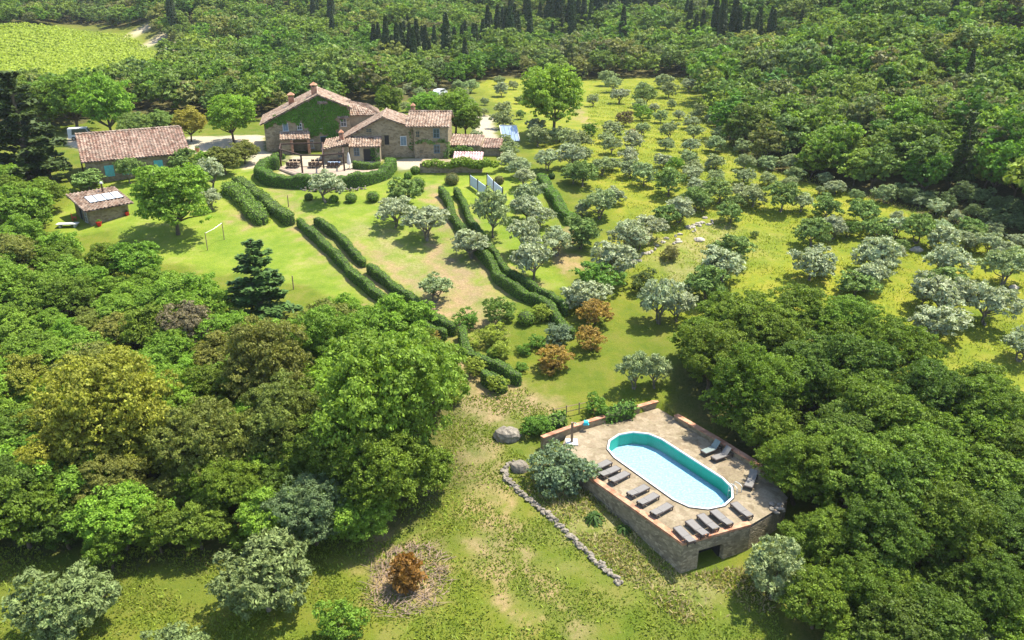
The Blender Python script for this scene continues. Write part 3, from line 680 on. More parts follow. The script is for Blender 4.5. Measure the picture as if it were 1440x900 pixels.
# small things on and by the terrace
o = thing('outdoor_shower', 'weathered post of the outdoor shower on a pale slab at the terrace corner', 'shower', Pz(804, 622, .02))
MB().box((0, 0, .95), (.2, .2, 1.9)).build('post', M['wood'], o); MB().tube([(0, 0, 1.85), (.15, -.2, 2.0), (.3, -.35, 1.95)], [.03, .03, .06], 6).build('shower_head', M['metal'], o); MB().box((0, 0, .03), (1.0, 1.0, .06)).build('base_slab', M['white'], o)
o = thing('hose_reel', 'small turquoise hose reel standing on the low brick-topped wall', 'hose reel', Pz(824, 597, .6))
MB().tube([(-.18, 0, .2), (.18, 0, .2)], [.2, .2], 12).build('drum', M['turq'], o); MB().box((0, 0, .03), (.5, .3, .06)).build('foot', M['turq'], o)
def boulder(u, v, r, label, seed):
    q_ = P(u, v); mb = MB().blob((0, 0, r[2]*.3), r, 16, 10, .09, seed); o = mb.build('boulder', M['rock'], None, False)
    o.location = q_; tag(o, label, 'boulder'); return o
boulder(713, 616, (1.15, .8, .8), 'big flat-topped grey boulder on the grass left of the fence', 3)
boulder(731, 660, (.75, .6, .6), 'rounded grey boulder at the upper end of the curved dry stone wall', 8)
def stone_line(name, label, pts, wd, ht, step, seed, mat='rock'):
    q_ = [P(u, v) for u, v in pts]; g = np.random.default_rng(seed); mb = MB(); k = 0
    for a, b in zip(q_[:-1], q_[1:]):
        L = (b-a).length; n_ = max(1, int(L/step))
        for i in range(n_):
            for s in range(2):
                c = a.lerp(b, (i+g.uniform(.1, .9))/n_); c.x += g.uniform(-wd, wd); c.y += g.uniform(-wd, wd)
                z = ground(c.x, c.y)+g.uniform(-.05, ht)
                mb.blob((c.x, c.y, z), (g.uniform(.1, .24), g.uniform(.1, .2), g.uniform(.08, .15)), 7, 5, .2, k); k += 1
    o = D.objects.new(name, None); link(o); o.location = q_[0]; tag(o, label, 'wall')
    local(o, mb); mb.v = [(x, y, z) for x, y, z in mb.v]; mb.build('stones', M[mat], o); return o
stone_line('dry_stone_wall', 'long low dry stone wall curving down the grass below the pool terrace', [(727, 652), (714, 655), (708, 663), (712, 675), (737, 697), (763, 718), (787, 740), (817, 770), (847, 797), (873, 822)], .17, .2, .13, 4, 'rock')
g = np.random.default_rng(44)
FS = 'pale field stones scattered along the bank in the yellow meadow'
for k in range(34):
    a = g.random(); bx = [(896, 372), (925, 345), (960, 335), (975, 318), (1000, 310)]; i_ = min(3, int(a*4)); f_ = a*4-i_
    u_, v_ = bx[i_][0]*(1-f_)+bx[i_+1][0]*f_+g.uniform(-9, 9), bx[i_][1]*(1-f_)+bx[i_+1][1]*f_+g.uniform(-5, 5)
    o = MB().blob((0, 0, .05), (g.uniform(.15, .45), g.uniform(.15, .35), g.uniform(.12, .28)), 8, 6, .2, k).build('field_stone', M['rock_pale']); o.location = P(u_, v_); tag(o, 'pale rough stone on the bank in the yellow meadow above the big oak', 'stone', FS)
for u_, v_, s_, l_ in ((1425, 405, .45, 'white stone at the foot of the two-stemmed olive, far right'), (1289, 352, .6, 'pale flat stone in the shade between silver olives on the right meadow'), (1357, 372, .35, 'small pale stone beside the big silver olive clump'), (983, 338, .5, 'single grey stone on open yellow grass right of the stony bank')):
    o = MB().blob((0, 0, .05), (s_*1.3, s_, s_*.7), 9, 6, .18, int(u_)).build('field_stone', M['rock_pale']); o.location = P(u_, v_); tag(o, l_, 'stone')
# wire fence above the terrace
q0, q1 = P(778, 590), P(832, 578); o = thing('wire_fence', 'short rustic post and rail fence between the grass and the terrace wall', 'fence', q0)
L = q1-q0
for k in range(4):
    c = L*(k/3); c.z = ground(q0.x+c.x, q0.y+c.y)-q0.z; MB().tube([(c.x, c.y, -.3+c.z), (c.x, c.y, 1.15+c.z)], [.05, .05], 6).build('post', M['wood'], o)
for z in (.5, 1.0): MB().tube([(0, 0, z), (L.x, L.y, L.z+z)], [.035, .035], 5).build('rail', M['wood'], o)
# dead conifer and brushwood
q0 = P(575, 818); o = thing('brushwood_pile', 'flattened ring of grey and brown cut branches round the dead orange bush', 'brushwood', q0); g = np.random.default_rng(9)
mb = MB()
for k in range(520):
    a = g.uniform(0, 6.28); r_ = 2.9*math.sqrt(g.random()); x, y = r_*math.cos(a), r_*math.sin(a)*1.1; z = ground(q0.x+x, q0.y+y)-q0.z+g.uniform(.03, .3)
    b_ = g.uniform(0, 3.14); l_ = g.uniform(.3, 1.1); mb.tube([(x, y, z), (x+math.cos(b_)*l_, y+math.sin(b_)*l_, z+g.uniform(-.1, .15))], [.025, .012], 4, False)
mb.build('branches', simple('cut_branches', (.24, .17, .12), .95, .5, 2), o)
g = np.random.default_rng(12); n = 1700; z = g.random(n)**.9*2.5; a = g.uniform(0, 6.28, n); r_ = (1.3*np.sin(np.clip((z+.3)/2.9, 0, 1)*PI)**.5)*(.5+.5*np.sin(a*3+z*2)**2)*g.uniform(.5, 1.1, n)
pos = np.stack([r_*np.cos(a), r_*np.sin(a), z+.1], 1); qd = leaves(pos, np.stack([np.cos(a), np.sin(a), a*0+.3], 1), .16, g, 2.2)
o = thing('dead_conifer', 'dead rusty orange conifer bush standing in the cut branches', 'shrub', P(573, 826), 0); c = D.objects.new('foliage', quads_mesh('dead_conifer_foliage', qd, M['shrub'], np.clip(.5+g.normal(size=n)*.2, 0, 1))); c.color = (.27, .14, .035, 1); link(c, o)
MB().tube([(0, 0, -.3), (0, 0, 2.2)], [.09, .03], 6).build('stem', M['bark'], o)
# cycads below the terrace
def cycad(u, v, label, s):
    o = thing('cycad', label, 'plant', P(u, v), 0); g = np.random.default_rng(int(u)); qs = []
    for k in range(46):
        a = g.uniform(0, 6.28); el = g.uniform(.15, 1.2); ln = g.uniform(.6, 1.0)*s; prev = np.array([0, 0, .25*s])
        for j in range(6):
            t0, t1 = j/6, (j+1)/6; f = lambda t: np.array([math.cos(a)*ln*t*math.cos(el), math.sin(a)*ln*t*math.cos(el), .25*s+ln*(t*math.sin(el)-.75*t*t)])
            p0, p1 = f(t0), f(t1); sd_ = np.array([-math.sin(a), math.cos(a), 0])*.085*s*math.sin((t0+.25)*2.4)
            qs.append([p0-sd_, p0+sd_, p1+sd_*.9, p1-sd_*.9])
    c = D.objects.new('fronds', quads_mesh('cycad_fronds', np.array(qs), M['shrub'], np.random.default_rng(1).uniform(.3, .8, len(qs)))); c.color = (.05, .10, .02, 1); link(c, o)
    MB().tube([(0, 0, -.2), (0, 0, .3*s)], [.14*s, .12*s], 7).build('trunk', M['bark'], o)
cycad(835, 731, 'larger of two dark spiky cycads on the dry slope below the terrace wall', 1.15)
cycad(876, 746, 'smaller dark spiky cycad to the right on the dry slope below the terrace wall', .85)

# ------------------------------------------------------------------ buildings
def roof(mb, a, b, c, d, per=.42, row=.5, amp=.075, th=.14):
    "barrel tiles on the plane a (eave left), b (eave right), c (ridge right), d (ridge left)"
    a, b, c, d = map(Vector, (a, b, c, d)); nu = max(3, round((b-a).length/per))*4; nv = max(2, round((d-a).length/row))*2
    nn = (b-a).cross(d-a).normalized(); nn = nn if nn.z > 0 else -nn; vs = []; fs = []
    for j in range(nv+1):
        jj = j//2; t = min(1, (jj+(j % 2)*.999)/(nv/2)); lift = .05*(1-(j % 2)) if j < nv else 0
        for i in range(nu+1):
            s = i/nu; p_ = (a.lerp(b, s)).lerp(d.lerp(c, s), t); ph = (i % 4)/4*2*PI
            vs.append(p_+nn*(amp*math.sin(ph)+lift+.03))
    for j in range(nv):
        for i in range(nu): fs.append((j*(nu+1)+i, j*(nu+1)+i+1, (j+1)*(nu+1)+i+1, (j+1)*(nu+1)+i))
    mb.add(vs, fs); lo = [p_-nn*th for p_ in (a, b, c, d)]; hi = [p_-nn*.075 for p_ in (a, b, c, d)]
    mb.add(lo+hi, [(0, 1, 2, 3), (7, 6, 5, 4), (0, 4, 5, 1), (1, 5, 6, 2), (2, 6, 7, 3), (3, 7, 4, 0)]); return mb
def ridge(mb, a, b, r=.13): return mb.tube([a, b], [r, r], 8)
def window(bld, x, z, w, h, y=0, nrm=(0, -1), shut=None, label=None, door=False, mat='white', open_=False):
    "window in a wall facing -y (nrm (0,-1)) or -x (nrm (-1,0)) in local coordinates"
    fr = MB(); t_ = .07; T = (lambda px_, py_, pz_: (x+px_, y+py_, z+pz_)) if nrm[1] else (lambda px_, py_, pz_: (x+py_, y-px_, z+pz_))
    def bx(mb, cx, cy, cz, dx, dy, dz):
        c_ = T(cx, cy, cz); return mb.box(c_, (dx, dy, dz) if nrm[1] else (dy, dx, dz))
    bx(fr, 0, -.03, h+.04, w+.16, .1, .1); bx(fr, 0, -.05, -.04, w+.24, .16, .09)
    for s in (-1, 1): bx(fr, s*(w/2+.03), -.025, h/2, t_, .08, h)
    f = fr.build('door_frame' if door else 'window', M['stone'] if mat == 'stone' else M[mat], bld)
    g_ = MB(); bx(g_, 0, -.008, h/2, w, .03, h); g_.build('door' if door else 'pane', M['dark' if door else 'glass'], f)
    if not door:
        m_ = MB(); bx(m_, 0, -.04, h/2, .05, .04, h); bx(m_, 0, -.04, h/2, w, .04, .05); m_.build('sash_bar', M[mat if mat != 'stone' else 'wood'], f)
    if shut:
        for s in (-1, 1):
            sm = MB(); off = s*(w/4) if not open_ else s*(w*.75+.06); bx(sm, off, -.07, h/2, w/2-.02, .04, h); sm.build('shutter', M[shut], f)
    return f
def chimney(bld, x, y, z, w, h, par=None):
    mb = MB().box((x, y, z+h/2), (w, w, h)); c_ = mb.build('chimney', M['brick'], par or bld)
    mb = MB()
    for s in (-1, 1):
        for r_ in (-1, 1): mb.box((x+s*w*.38, y+r_*w*.38, z+h+.12), (.14, .14, .24))
    mb.prism([(x-w*.65, y-w*.65), (x+w*.65, y-w*.65), (x+w*.65, y+w*.65), (x-w*.65, y+w*.65)], z+h+.24, z+h+.32)
    mb.add([(x-w*.65, y-w*.65, z+h+.32), (x+w*.65, y-w*.65, z+h+.32), (x+w*.65, y+w*.65, z+h+.32), (x-w*.65, y+w*.65, z+h+.32), (x, y, z+h+.75)], [(0, 1, 4), (1, 2, 4), (2, 3, 4), (3, 0, 4), (3, 2, 1, 0)])
    mb.build('chimney_cap', M['brick'], c_)
def ivy(bld, polys, y, dens, g, leaf=.22, col=(.06, .15, .018), thick=.16):
    pts = []
    for poly in polys:
        xs = [p_[0] for p_ in poly]; zs = [p_[1] for p_ in poly]; n_ = int((max(xs)-min(xs))*(max(zs)-min(zs))*dens)
        X = g.uniform(min(xs), max(xs), n_); Z = g.uniform(min(zs), max(zs), n_); jx = .25*np.sin(Z*3.1+X)+.15*np.sin(Z*7); jz = .25*np.sin(X*2.7)+.15*np.sin(X*6.3)
        k_ = inpoly(X+jx, Z+jz, poly); X, Z = X[k_], Z[k_]; pts.append(np.stack([X, y-.05-thick*g.random(len(X))*(1+.8*np.sin(X*1.7)*np.cos(Z*1.3)), Z], 1))
    C = np.concatenate(pts); q_ = leaves(C, np.tile([0, -1.0, .35], (len(C), 1)), leaf, g, 1.3, .2, .6)
    tn = np.clip(.5+g.normal(size=len(C))*.16+.1*np.sin(C[:, 0]*1.9)*np.sin(C[:, 2]*1.5), 0, 1)
    o = D.objects.new('ivy', quads_mesh('ivy', q_, M['ivy'], tn)); o.color = (*col, 1); link(o, bld); return o
def anchor(u, v, z=None):
    q_ = P(u, v); return q_ if z is None else Vector((q_.x, q_.y, z))
def sc_at(q_): return dist(q_)/F          # metres per photo pixel
gI = np.random.default_rng(21)
# --- main farmhouse: origin front left corner
q0 = P(375.5, 214); yaw = .22; farm = thing('farmhouse', 'large two-storey stone farmhouse with ivy-covered gable and tiled roof', 'house', q0, yaw); k = sc_at(q0)/math.cos(yaw)*1.03
Wm = 112*k; he, hr, ha, dm = 4.8, 6.75, 8.7, 9.0; xa = Wm*.645
MB().xprism([(0, -2), (Wm, -2), (Wm, hr), (xa, ha), (0, he)], 0, dm).build('wall', M['stone'], farm)
rf = MB(); ov = .5
roof(rf, (-ov*1.2, -ov, he-.38), (-ov*1.2, dm+.3, he-.38), (xa, dm+.3, ha+.12), (xa, -ov, ha+.12)); roof(rf, (Wm+ov, dm+.3, hr-.22), (Wm+ov, -ov, hr-.22), (xa, -ov, ha+.12), (xa, dm+.3, ha+.12)); ridge(rf, (xa, -ov, ha+.2), (xa, dm+.3, ha+.2))
rfo = rf.build('roof', M['tile'], farm); chimney(farm, xa-.5, 1.8, ha-.4, .9, 1.5, rfo); chimney(farm, xa-4.3, 4.5, ha-2.3, .9, 1.6, rfo)
for x, z, w_, h_ in ((3.3, 3.3, .75, 1.1), (5.5, 3.4, .6, .95), (8.7, 3.5, .7, 1.1)): window(farm, x, z, w_, h_, mat='white', shut='bluegrey' if x < 4 else None, open_=False)
window(farm, Wm-1.1, 3.7, .8, 1.2, mat='white'); window(farm, 9.4, 6.3, .75, 1.15, mat='white')
window(farm, 9.2, .0, 1.1, 2.1, door=True, mat='bluegrey'); window(farm, 7.0, .4, .8, 1.2, mat='white')
pr = MB(); roof(pr, (8.6, -.55, 7.5), (10.2, -.55, 7.5), (10.2, 0, 7.8), (8.6, 0, 7.8), .3, .3); pr.build('window_hood', M['tile'], farm); pr = MB(); roof(pr, (Wm-2.0, -.6, 5.05), (Wm-.2, -.6, 5.05), (Wm-.2, 0, 5.4), (Wm-2.0, 0, 5.4), .3, .3); pr.build('window_hood', M['tile'], farm)
ivy(farm, [[(.1, he-.1), (xa, ha-.05), (Wm-.1, hr-.05), (Wm-.1, 5.0), (Wm-2.1, 5.0), (Wm-2.1, 1.8), (9.9, .2), (9.6, 2.6), (7.0, 2.3), (7.2, 3.2), (6.2, 3.4), (6.3, 4.8), (5.0, 4.4), (4.0, 4.6), (.3, 4.0)]], 0, 130, gI, .2, (.10, .215, .022))
pc_ = thing  # (the porch is part of the farmhouse)
pr = MB(); roof(pr, (2.3, -2.5, 2.35), (7.0, -2.5, 2.35), (7.0, -.02, 3.15), (2.3, -.02, 3.15)); por = pr.build('porch_roof', M['tile'], farm)
for x in (4.1, 6.7): MB().box((x, -2.2, .6), (.4, .4, 3.3)).build('porch_pillar', M['brick'], por)
MB().box((6.7, -1.1, 1.0), (.3, 1.8, 2.5)).build('porch_wall', M['stone'], por); MB().box((3.2, -1.2, 1.0), (1.7, 2.0, 2.4)).build('porch_room', M['stone'], por)
wx0, wx1, wy0, wy1, wz = Wm-.3, Wm+4.6, 1.5, 7.5, 5.2
MB().prism([(wx0, wy0), (wx1, wy0), (wx1, wy1), (wx0, wy1)], -2, wz).build('rear_wing_wall', M['plaster'], farm)
rw = MB(); roof(rw, (wx0, wy0-.4, wz-.05), (wx1+.4, wy0-.4, wz-.05), (wx1-1.6, wy0+3, wz+1.25), (wx0, wy0+3, wz+2.0)); roof(rw, (wx1+.4, wy0-.4, wz-.05), (wx1+.4, wy1, wz-.05), (wx1-1.6, wy0+3.1, wz+1.3), (wx1-1.6, wy0+3, wz+1.25)); roof(rw, (wx1+.4, wy1+.3, wz-.05), (wx0, wy1+.3, wz-.05), (wx0, wy0+3, wz+2.0), (wx1-1.6, wy0+3, wz+1.25)); rw.build('rear_wing_roof', M['tile'], farm)
# --- gabled annex
q0 = P(494, 222); yaw2 = .06; q0.z = max(q0.z, P(582, 222).z-.3); ann = thing('stone_annex', 'low gabled stone cottage joined to the right of the ivy-covered farmhouse', 'house', q0, yaw2); k = sc_at(q0)/math.cos(yaw2)
Wa = 88*k; xl, xr = -.3, Wa; xa = 47*k; ha, hl, hr = 6.2, 3.3, 4.7
MB().xprism([(xl, -2), (xr, -2), (xr, hr), (xa, ha), (xl, hl)], 0, 8).build('wall', M['stone'], ann)
rf = MB(); sl_ = (ha-hl)/(xa-xl); roof(rf, (xl-1.6, -.4, hl-1.6*sl_+.1), (xl-1.6, 8, hl-1.6*sl_+.1), (xa, 8, ha+.12), (xa, -.4, ha+.12)); roof(rf, (xr+.35, 8, hr-.08), (xr+.35, -.4, hr-.08), (xa, -.4, ha+.12), (xa, 8, ha+.12)); ridge(rf, (xa, -.4, ha+.2), (xa, 8, ha+.2))
rf.build('roof', M['tile'], ann)
window(ann, 74*k, 1.9, .85, 1.3, shut='bluegrey', mat='white'); window(ann, 27*k, 4.0, .8, .5, mat='stone'); window(ann, 51*k, 2.0, .7, 1.5, door=True, mat='stone')
MB().prism([(.2, -2.6), (43*k, -2.6), (43*k, 0.02), (.2, 0.02)], -2, 2.35).build('lean_to_wall', M['plaster'], ann)
rf = MB(); roof(rf, (.0, -3.0, 2.3), (44.5*k, -3.0, 2.3), (44.5*k, -.02, 3.35), (.0, -.02, 3.35)); rf.build('lean_to_roof', M['tile'], ann)
window(ann, 11*k, .9, .7, 1.2, y=-2.6, mat='bluegrey'); window(ann, 28*k, .0, 1.7, 1.9, y=-2.6, door=True, mat='stone')
MB().prism([(-3.6, -3.4), (.1, -3.4), (.1, 2), (-3.6, 2)], -2, 2.4).build('side_room_wall', M['stone'], ann)
rf = MB(); roof(rf, (-4.0, -3.8, 2.0), (.3, -3.8, 3.0), (.3, 2, 3.4), (-4.0, 2, 2.6)); rf.build('side_room_roof', M['tile'], ann)
window(ann, -1.2, .8, .6, .9, y=-3.4, mat='stone'); chimney(ann, -1.2, -.6, 2.8, .6, 1.0)
ivy(ann, [[(30*k, 0), (42*k, 0), (42*k, 2.1), (31*k, 2.1)]], -2.62, 50, gI, .2, (.08, .16, .02)); ivy(ann, [[(80*k, 1.5), (Wa, 1), (Wa, 4.5), (84*k, 4.2)]], 0, 25, gI, .2)
# --- two-storey wing
q0 = P(583, 223); q0.z = ann.location.z; wing = thing('stone_wing', 'square two-storey stone wing with flat-pitched tiled roof, furthest right of the joined houses', 'house', q0, -.03); k = sc_at(q0)
Ww = 48*k; hw = 5.0
MB().prism([(0, 0), (Ww, 0), (Ww, 6.5), (0, 6.5)], -2, hw).build('wall', M['stone'], wing)
rf = MB(); roof(rf, (-1.2, -.45, hw-.02), (Ww+.35, -.45, hw-.02), (Ww+.35, 4.2, hw+1.55), (-1.2, 4.2, hw+1.55)); roof(rf, (Ww+.35, 7.2, hw+.3), (-1.2, 7.2, hw+.3), (-1.2, 4.2, hw+1.55), (Ww+.35, 4.2, hw+1.55)); ridge(rf, (-1.2, 4.2, hw+1.65), (Ww+.35, 4.2, hw+1.65))
rfo = rf.build('roof', M['tile'], wing); chimney(wing, -.6, 4.8, hw+1.2, .6, .9, rfo)
window(wing, 32*k, 3.25, .85, 1.3, mat='bluegrey'); window(wing, 32*k, .9, .8, 1.15, mat='bluegrey'); window(wing, 6*k, 3.3, .5, .9, mat='stone'); window(wing, 10*k, .9, .35, .4, mat='stone')
ivy(wing, [[(2*k, 2.35), (Ww+.3, 2.35), (Ww+.3, 2.95), (Ww*.4, 3.05), (2*k, 2.9)], [(Ww-.8, .2), (Ww+.4, .2), (Ww+.4, 2.6), (Ww-.3, 2.6)]], 0, 70, gI, .22, (.12, .19, .04), .5)
# --- low outbuilding
q0 = P(634, 219); ob_ = thing('outbuilding', 'long low tiled outbuilding right of the stone wing, half hidden by creepers', 'outbuilding', q0, -.12); k = sc_at(q0)
MB().prism([(0, 0), (43*k, 0), (43*k, 4), (0, 4)], -1, 1.75).build('wall', M['stone'], ob_)
rf = MB(); roof(rf, (-.3, -.4, 1.75), (43*k, -.4, 1.75), (43*k, 4, 2.7), (-.3, 4, 2.7)); rf.build('roof', M['tile'], ob_)
MB().prism([(43.5*k, .6), (69*k, .6), (69*k, 4), (43.5*k, 4)], -1, 1.35).build('lower_wall', M['stone'], ob_)
rf = MB(); roof(rf, (43.3*k, .3, 1.35), (70*k, .3, 1.35), (70*k, 4, 2.2), (43.3*k, 4, 2.2)); rf.build('lower_roof', M['tile_red'], ob_)
# --- creeper-covered garden room with pink tiled top
q0 = P(630, 243); gr = thing('garden_store', 'low stone garden store with faded pink tiled roof hung with creeper', 'outbuilding', q0, -.05); k = sc_at(q0)
MB().prism([(-4.2, 0), (48*k, 0), (48*k, 3.2), (-4.2, 3.2)], -1.5, 1.35).build('wall', M['stone'], gr)
rf = MB(); roof(rf, (6*k, -.2, 1.4), (48*k, -.2, 1.4), (48*k, 3.3, 2.5), (6*k, 3.3, 2.5)); M['tile_pink'] = tilemat('faded_pink_tiles', [(.42, .26, .26), (.55, .38, .38), (.6, .45, .43)]); rf.build('roof', M['tile_pink'], gr)
g = gI
def foliage_mass(parent, boxes, leaf, dens, col, name='creeper'):
    C = []; Nn = []
    for (cx, cy, cz, rx, ry, rz) in boxes:
        n_ = int(dens*(rx*ry+rx*rz+ry*rz)*4); d = g.normal(size=(n_, 3)); d /= np.linalg.norm(d, axis=1)[:, None]
        C.append(np.array([cx, cy, cz])+d*np.array([rx, ry, rz])*g.uniform(.75, 1.08, (n_, 1))); Nn.append(d)
    C = np.concatenate(C); Nn = np.concatenate(Nn); q_ = leaves(C, Nn, leaf, g, 1.4, .3); o = D.objects.new(name, quads_mesh(name, q_, M['ivy'], np.clip(.5+g.normal(size=len(C))*.18+.1*Nn[:, 2], 0, 1))); o.color = (*col, 1); link(o, parent); return o
foliage_mass(gr, [(-3.0+1.1*i, -.1+.2*math.sin(i*2), 1.35+.2*math.sin(i*1.7), .8, .7, .5) for i in range(10)]+[(1.2+.9*i, -.2+.15*math.sin(i), 1.6+.25*math.sin(i*1.3), .8, .75, .65) for i in range(6)], .2, 55, (.17, .25, .03))
foliage_mass(ob_, [(.5+.9*i, -.6+.2*math.sin(i*2), .9+.3*math.sin(i), .7, .6, .6) for i in range(4)], .2, 50, (.10, .18, .025))
# --- barn
gz = P(119, 258).z; q0, qr = Pz(119, 226, gz+3.35), Pz(264, 213, gz+3.35); yb = math.atan2(qr.y-q0.y, qr.x-q0.x); Wb = (qr-q0).length; q0.z = gz; barn = thing('stone_barn', 'long single-storey stone barn with wide pinkish tiled roof and turquoise shutters', 'barn', q0, yb)
hb = 3.35
MB().xprism([(0, -2), (Wb, -2), (Wb, hb), (0, hb)], 0, 9).build('wall', M['stone'], barn)
for s in (0, Wb-.4):
    MB().add([(s, 0, hb-.02), (s, 6.6, hb+2.5), (s, 9, hb-.02), (s+.4, 0, hb-.02), (s+.4, 6.6, hb+2.5), (s+.4, 9, hb-.02)], [(0, 1, 2), (3, 4, 5), (0, 3, 4, 1), (1, 4, 5, 2), (0, 2, 5, 3)]).build('gable', M['plaster'], barn)
rf = MB(); roof(rf, (-.5, -.6, hb-.12), (Wb+.35, -.6, hb-.12), (Wb+.35, 6.6, hb+2.62), (-.5, 6.6, hb+2.62), .42, .5); roof(rf, (Wb+.35, 9.3, hb+.0), (-.5, 9.3, hb+.0), (-.5, 6.6, hb+2.62), (Wb+.35, 6.6, hb+2.62)); rfo = rf.build('roof', M['tile_red'], barn)
rr = MB(); [rr.tube([(x, 6.6, hb+2.74), (x+.46, 6.6, hb+2.70)], [.16, .12], 8) for x in np.arange(-.5, Wb, .45)]; rr.build('ridge_tiles', M['tile'], rfo)
for x in (2.9, 5.1, 9.5): window(barn, x, .9 if x > 9 else .8, 1.25, 1.6, shut='shutter', mat='wood')
chair_ = MB().box((-.45, 3, 1.4), (.2, .2, 4.2)).build('drainpipe', M['wood_dark'], barn)
# --- garden shed with rooflights
c1, c2, c3 = P(129, 318), P(182, 301), P(107, 302); vx = (c2-c1); vx.z = 0; Ls = vx.length; ys = math.atan2(vx.y, vx.x); shed = thing('garden_shed', 'small square stone shed with striped tiled roof and white rooflights', 'shed', (c1.x, c1.y, min(c1.z, c2.z)), ys)
Ds = 5.0; hs_, hbk = 2.15, 3.1
MB().add([(0, 0, -1), (Ls, 0, -1), (Ls, Ds, -1), (0, Ds, -1), (0, 0, hs_), (Ls, 0, hs_), (Ls, Ds, hbk), (0, Ds, hbk)], [(3, 2, 1, 0), (4, 5, 6, 7), (0, 1, 5, 4), (1, 2, 6, 5), (2, 3, 7, 6), (3, 0, 4, 7)]).build('wall', M['stone'], shed)
rf = MB(); sl_ = (hbk-hs_)/Ds; roof(rf, (-.7, -.6, hs_-.6*sl_+.12), (Ls+.6, -.6, hs_-.6*sl_+.12), (Ls+.6, Ds+.4, hbk+.4*sl_+.12), (-.7, Ds+.4, hbk+.4*sl_+.12), .46, .5, .09); rfo = rf.build('roof', M['tile'], shed)
for i in range(4):
    x = .8+i*1.08; y0, y1 = 1.3, 3.3; z = lambda y: hs_+sl_*y+.30
    f_ = MB().add([(x, y0, z(y0)), (x+1.02, y0, z(y0)), (x+1.02, y1, z(y1)), (x, y1, z(y1)), (x, y0, z(y0)-.2), (x+1.02, y0, z(y0)-.2), (x+1.02, y1, z(y1)-.2), (x, y1, z(y1)-.2)], [(0, 1, 2, 3), (7, 6, 5, 4), (0, 4, 5, 1), (1, 5, 6, 2), (2, 6, 7, 3), (3, 7, 4, 0)]).build('rooflight', M['frame'], rfo)
    MB().add([(x+.04, y0+.04, z(y0)+.012), (x+.98, y0+.04, z(y0)+.012), (x+.98, y1-.04, z(y1)+.012), (x+.04, y1-.04, z(y1)+.012)], [(0, 1, 2, 3)]).build('pane', M['skyglass'], f_)
MB().tube([(3.6, Ds-.6, 2.6), (3.6, Ds-.6, 4.2)], [.11, .11], 8).build('flue', M['wood_dark'], shed); MB().tube([(3.6, Ds-.6, 4.2), (3.6, Ds-.6, 4.4)], [.2, .17], 8).build('flue_cap', M['canvas'], shed)
window(shed, 0, 0, .8, 1.8, y=3.0, nrm=(-1, 0), door=True, mat='bluegrey'); window(shed, 0, .3, .7, 1.4, y=1.4, nrm=(-1, 0), mat='white')
def pot(u, v, s, label, mt='red', up=0):
    q_ = P(u, v); o = thing('plant_pot', label, 'plant pot', q_)
    MB().tube([(0, 0, 0), (0, 0, .5*s), (0, 0, .56*s)], [.22*s, .34*s, .36*s], 12).build('pot', M[mt], o)
    foliage_mass(o, [(0, 0, .65*s, .3*s, .3*s, .22*s)], .1, 120, (.08, .16, .02), 'foliage'); return o
def chair(u, v, ang, label, mt='red', name='garden_chair', group=None, z=None):
    q_ = P(u, v); q_.z = q_.z if z is None else z; o = thing(name, label, 'chair', q_, ang, group)
    MB().box((0, 0, .44), (.5, .5, .05)).build('seat', M[mt], o); MB().box((0, .25, .72), (.5, .05, .5)).build('backrest', M[mt], o)
    for x in (-.22, .22):
        for y in (-.22, .22): MB().box((x, y, .21), (.05, .05, .42)).build('leg', M[mt], o)
    return o
chair(105, 310, 2.2, 'bright red garden chair at the door end of the small shed'); pot(140, 318, 1.0, 'red glazed pot against the front wall of the small shed, near its left corner'); pot(179, 303, .8, 'small red glazed pot at the right-hand corner of the shed')
q_ = P(96, 319); o = thing('stone_table', 'pale flat garden bench slab on the grass left of the shed', 'bench', q_, .1)
MB().box((0, 0, .42), (2.6, .9, .1)).build('slab', M['white'], o)
for s in (-.9, .9): MB().box((s, 0, .18), (.2, .7, .38)).build('leg', M['white'], o)
# --- terrace with frame, tables, parasol
tz = P(455, 243).z+.15
def T(u, v, dz=0): p_ = Pz(u, v, tz+dz); return p_
tp = [T(*q_) for q_ in ((384, 222), (398, 214), (440, 210), (500, 212), (545, 216), (548, 226), (530, 239), (500, 246), (460, 249), (420, 247), (392, 238))]
tfl = MB().prism([(p_.x, p_.y) for p_ in tp], tz-2.2, tz).build('terrace_floor', simple('pale_pink_paving', (.28, .215, .16), .9, .12, 1.2), None, kind='structure')
fr = thing('timber_frame', 'open dark timber pergola frame standing over the dining terrace', 'pergola', T(395.5, 234))
posts = [(395.5, 234), (425.5, 243), (456, 243), (484.5, 240)]; bk = [(397, 226), (455.5, 224), (484, 226)]
fp = [T(*q_)-fr.location for q_ in posts]; bp_ = [T(*q_)-fr.location for q_ in bk]
for p_ in fp+bp_: MB().bar(p_-Vector((0, 0, .2)), p_+Vector((0, 0, 2.55)), .22, .22).build('post', M['wood_dark'], fr)
up_ = Vector((0, 0, 2.6))
for a, b in ((fp[0], fp[1]), (fp[1], fp[2]), (fp[2], fp[3]), (bp_[0], bp_[1]), (bp_[1], bp_[2]), (fp[0], bp_[0]), (fp[3], bp_[2]), (fp[2], bp_[1])): MB().bar(a+up_, b+up_, .16, .2).build('beam', M['wood_dark'], fr)
for a, b in ((fp[0], fp[1]), (fp[1], fp[2]), (fp[2], fp[3])): MB().bar(a+Vector((0, 0, .9)), b+Vector((0, 0, .9)), .08, .08).build('rail', M['wood_dark'], fr)
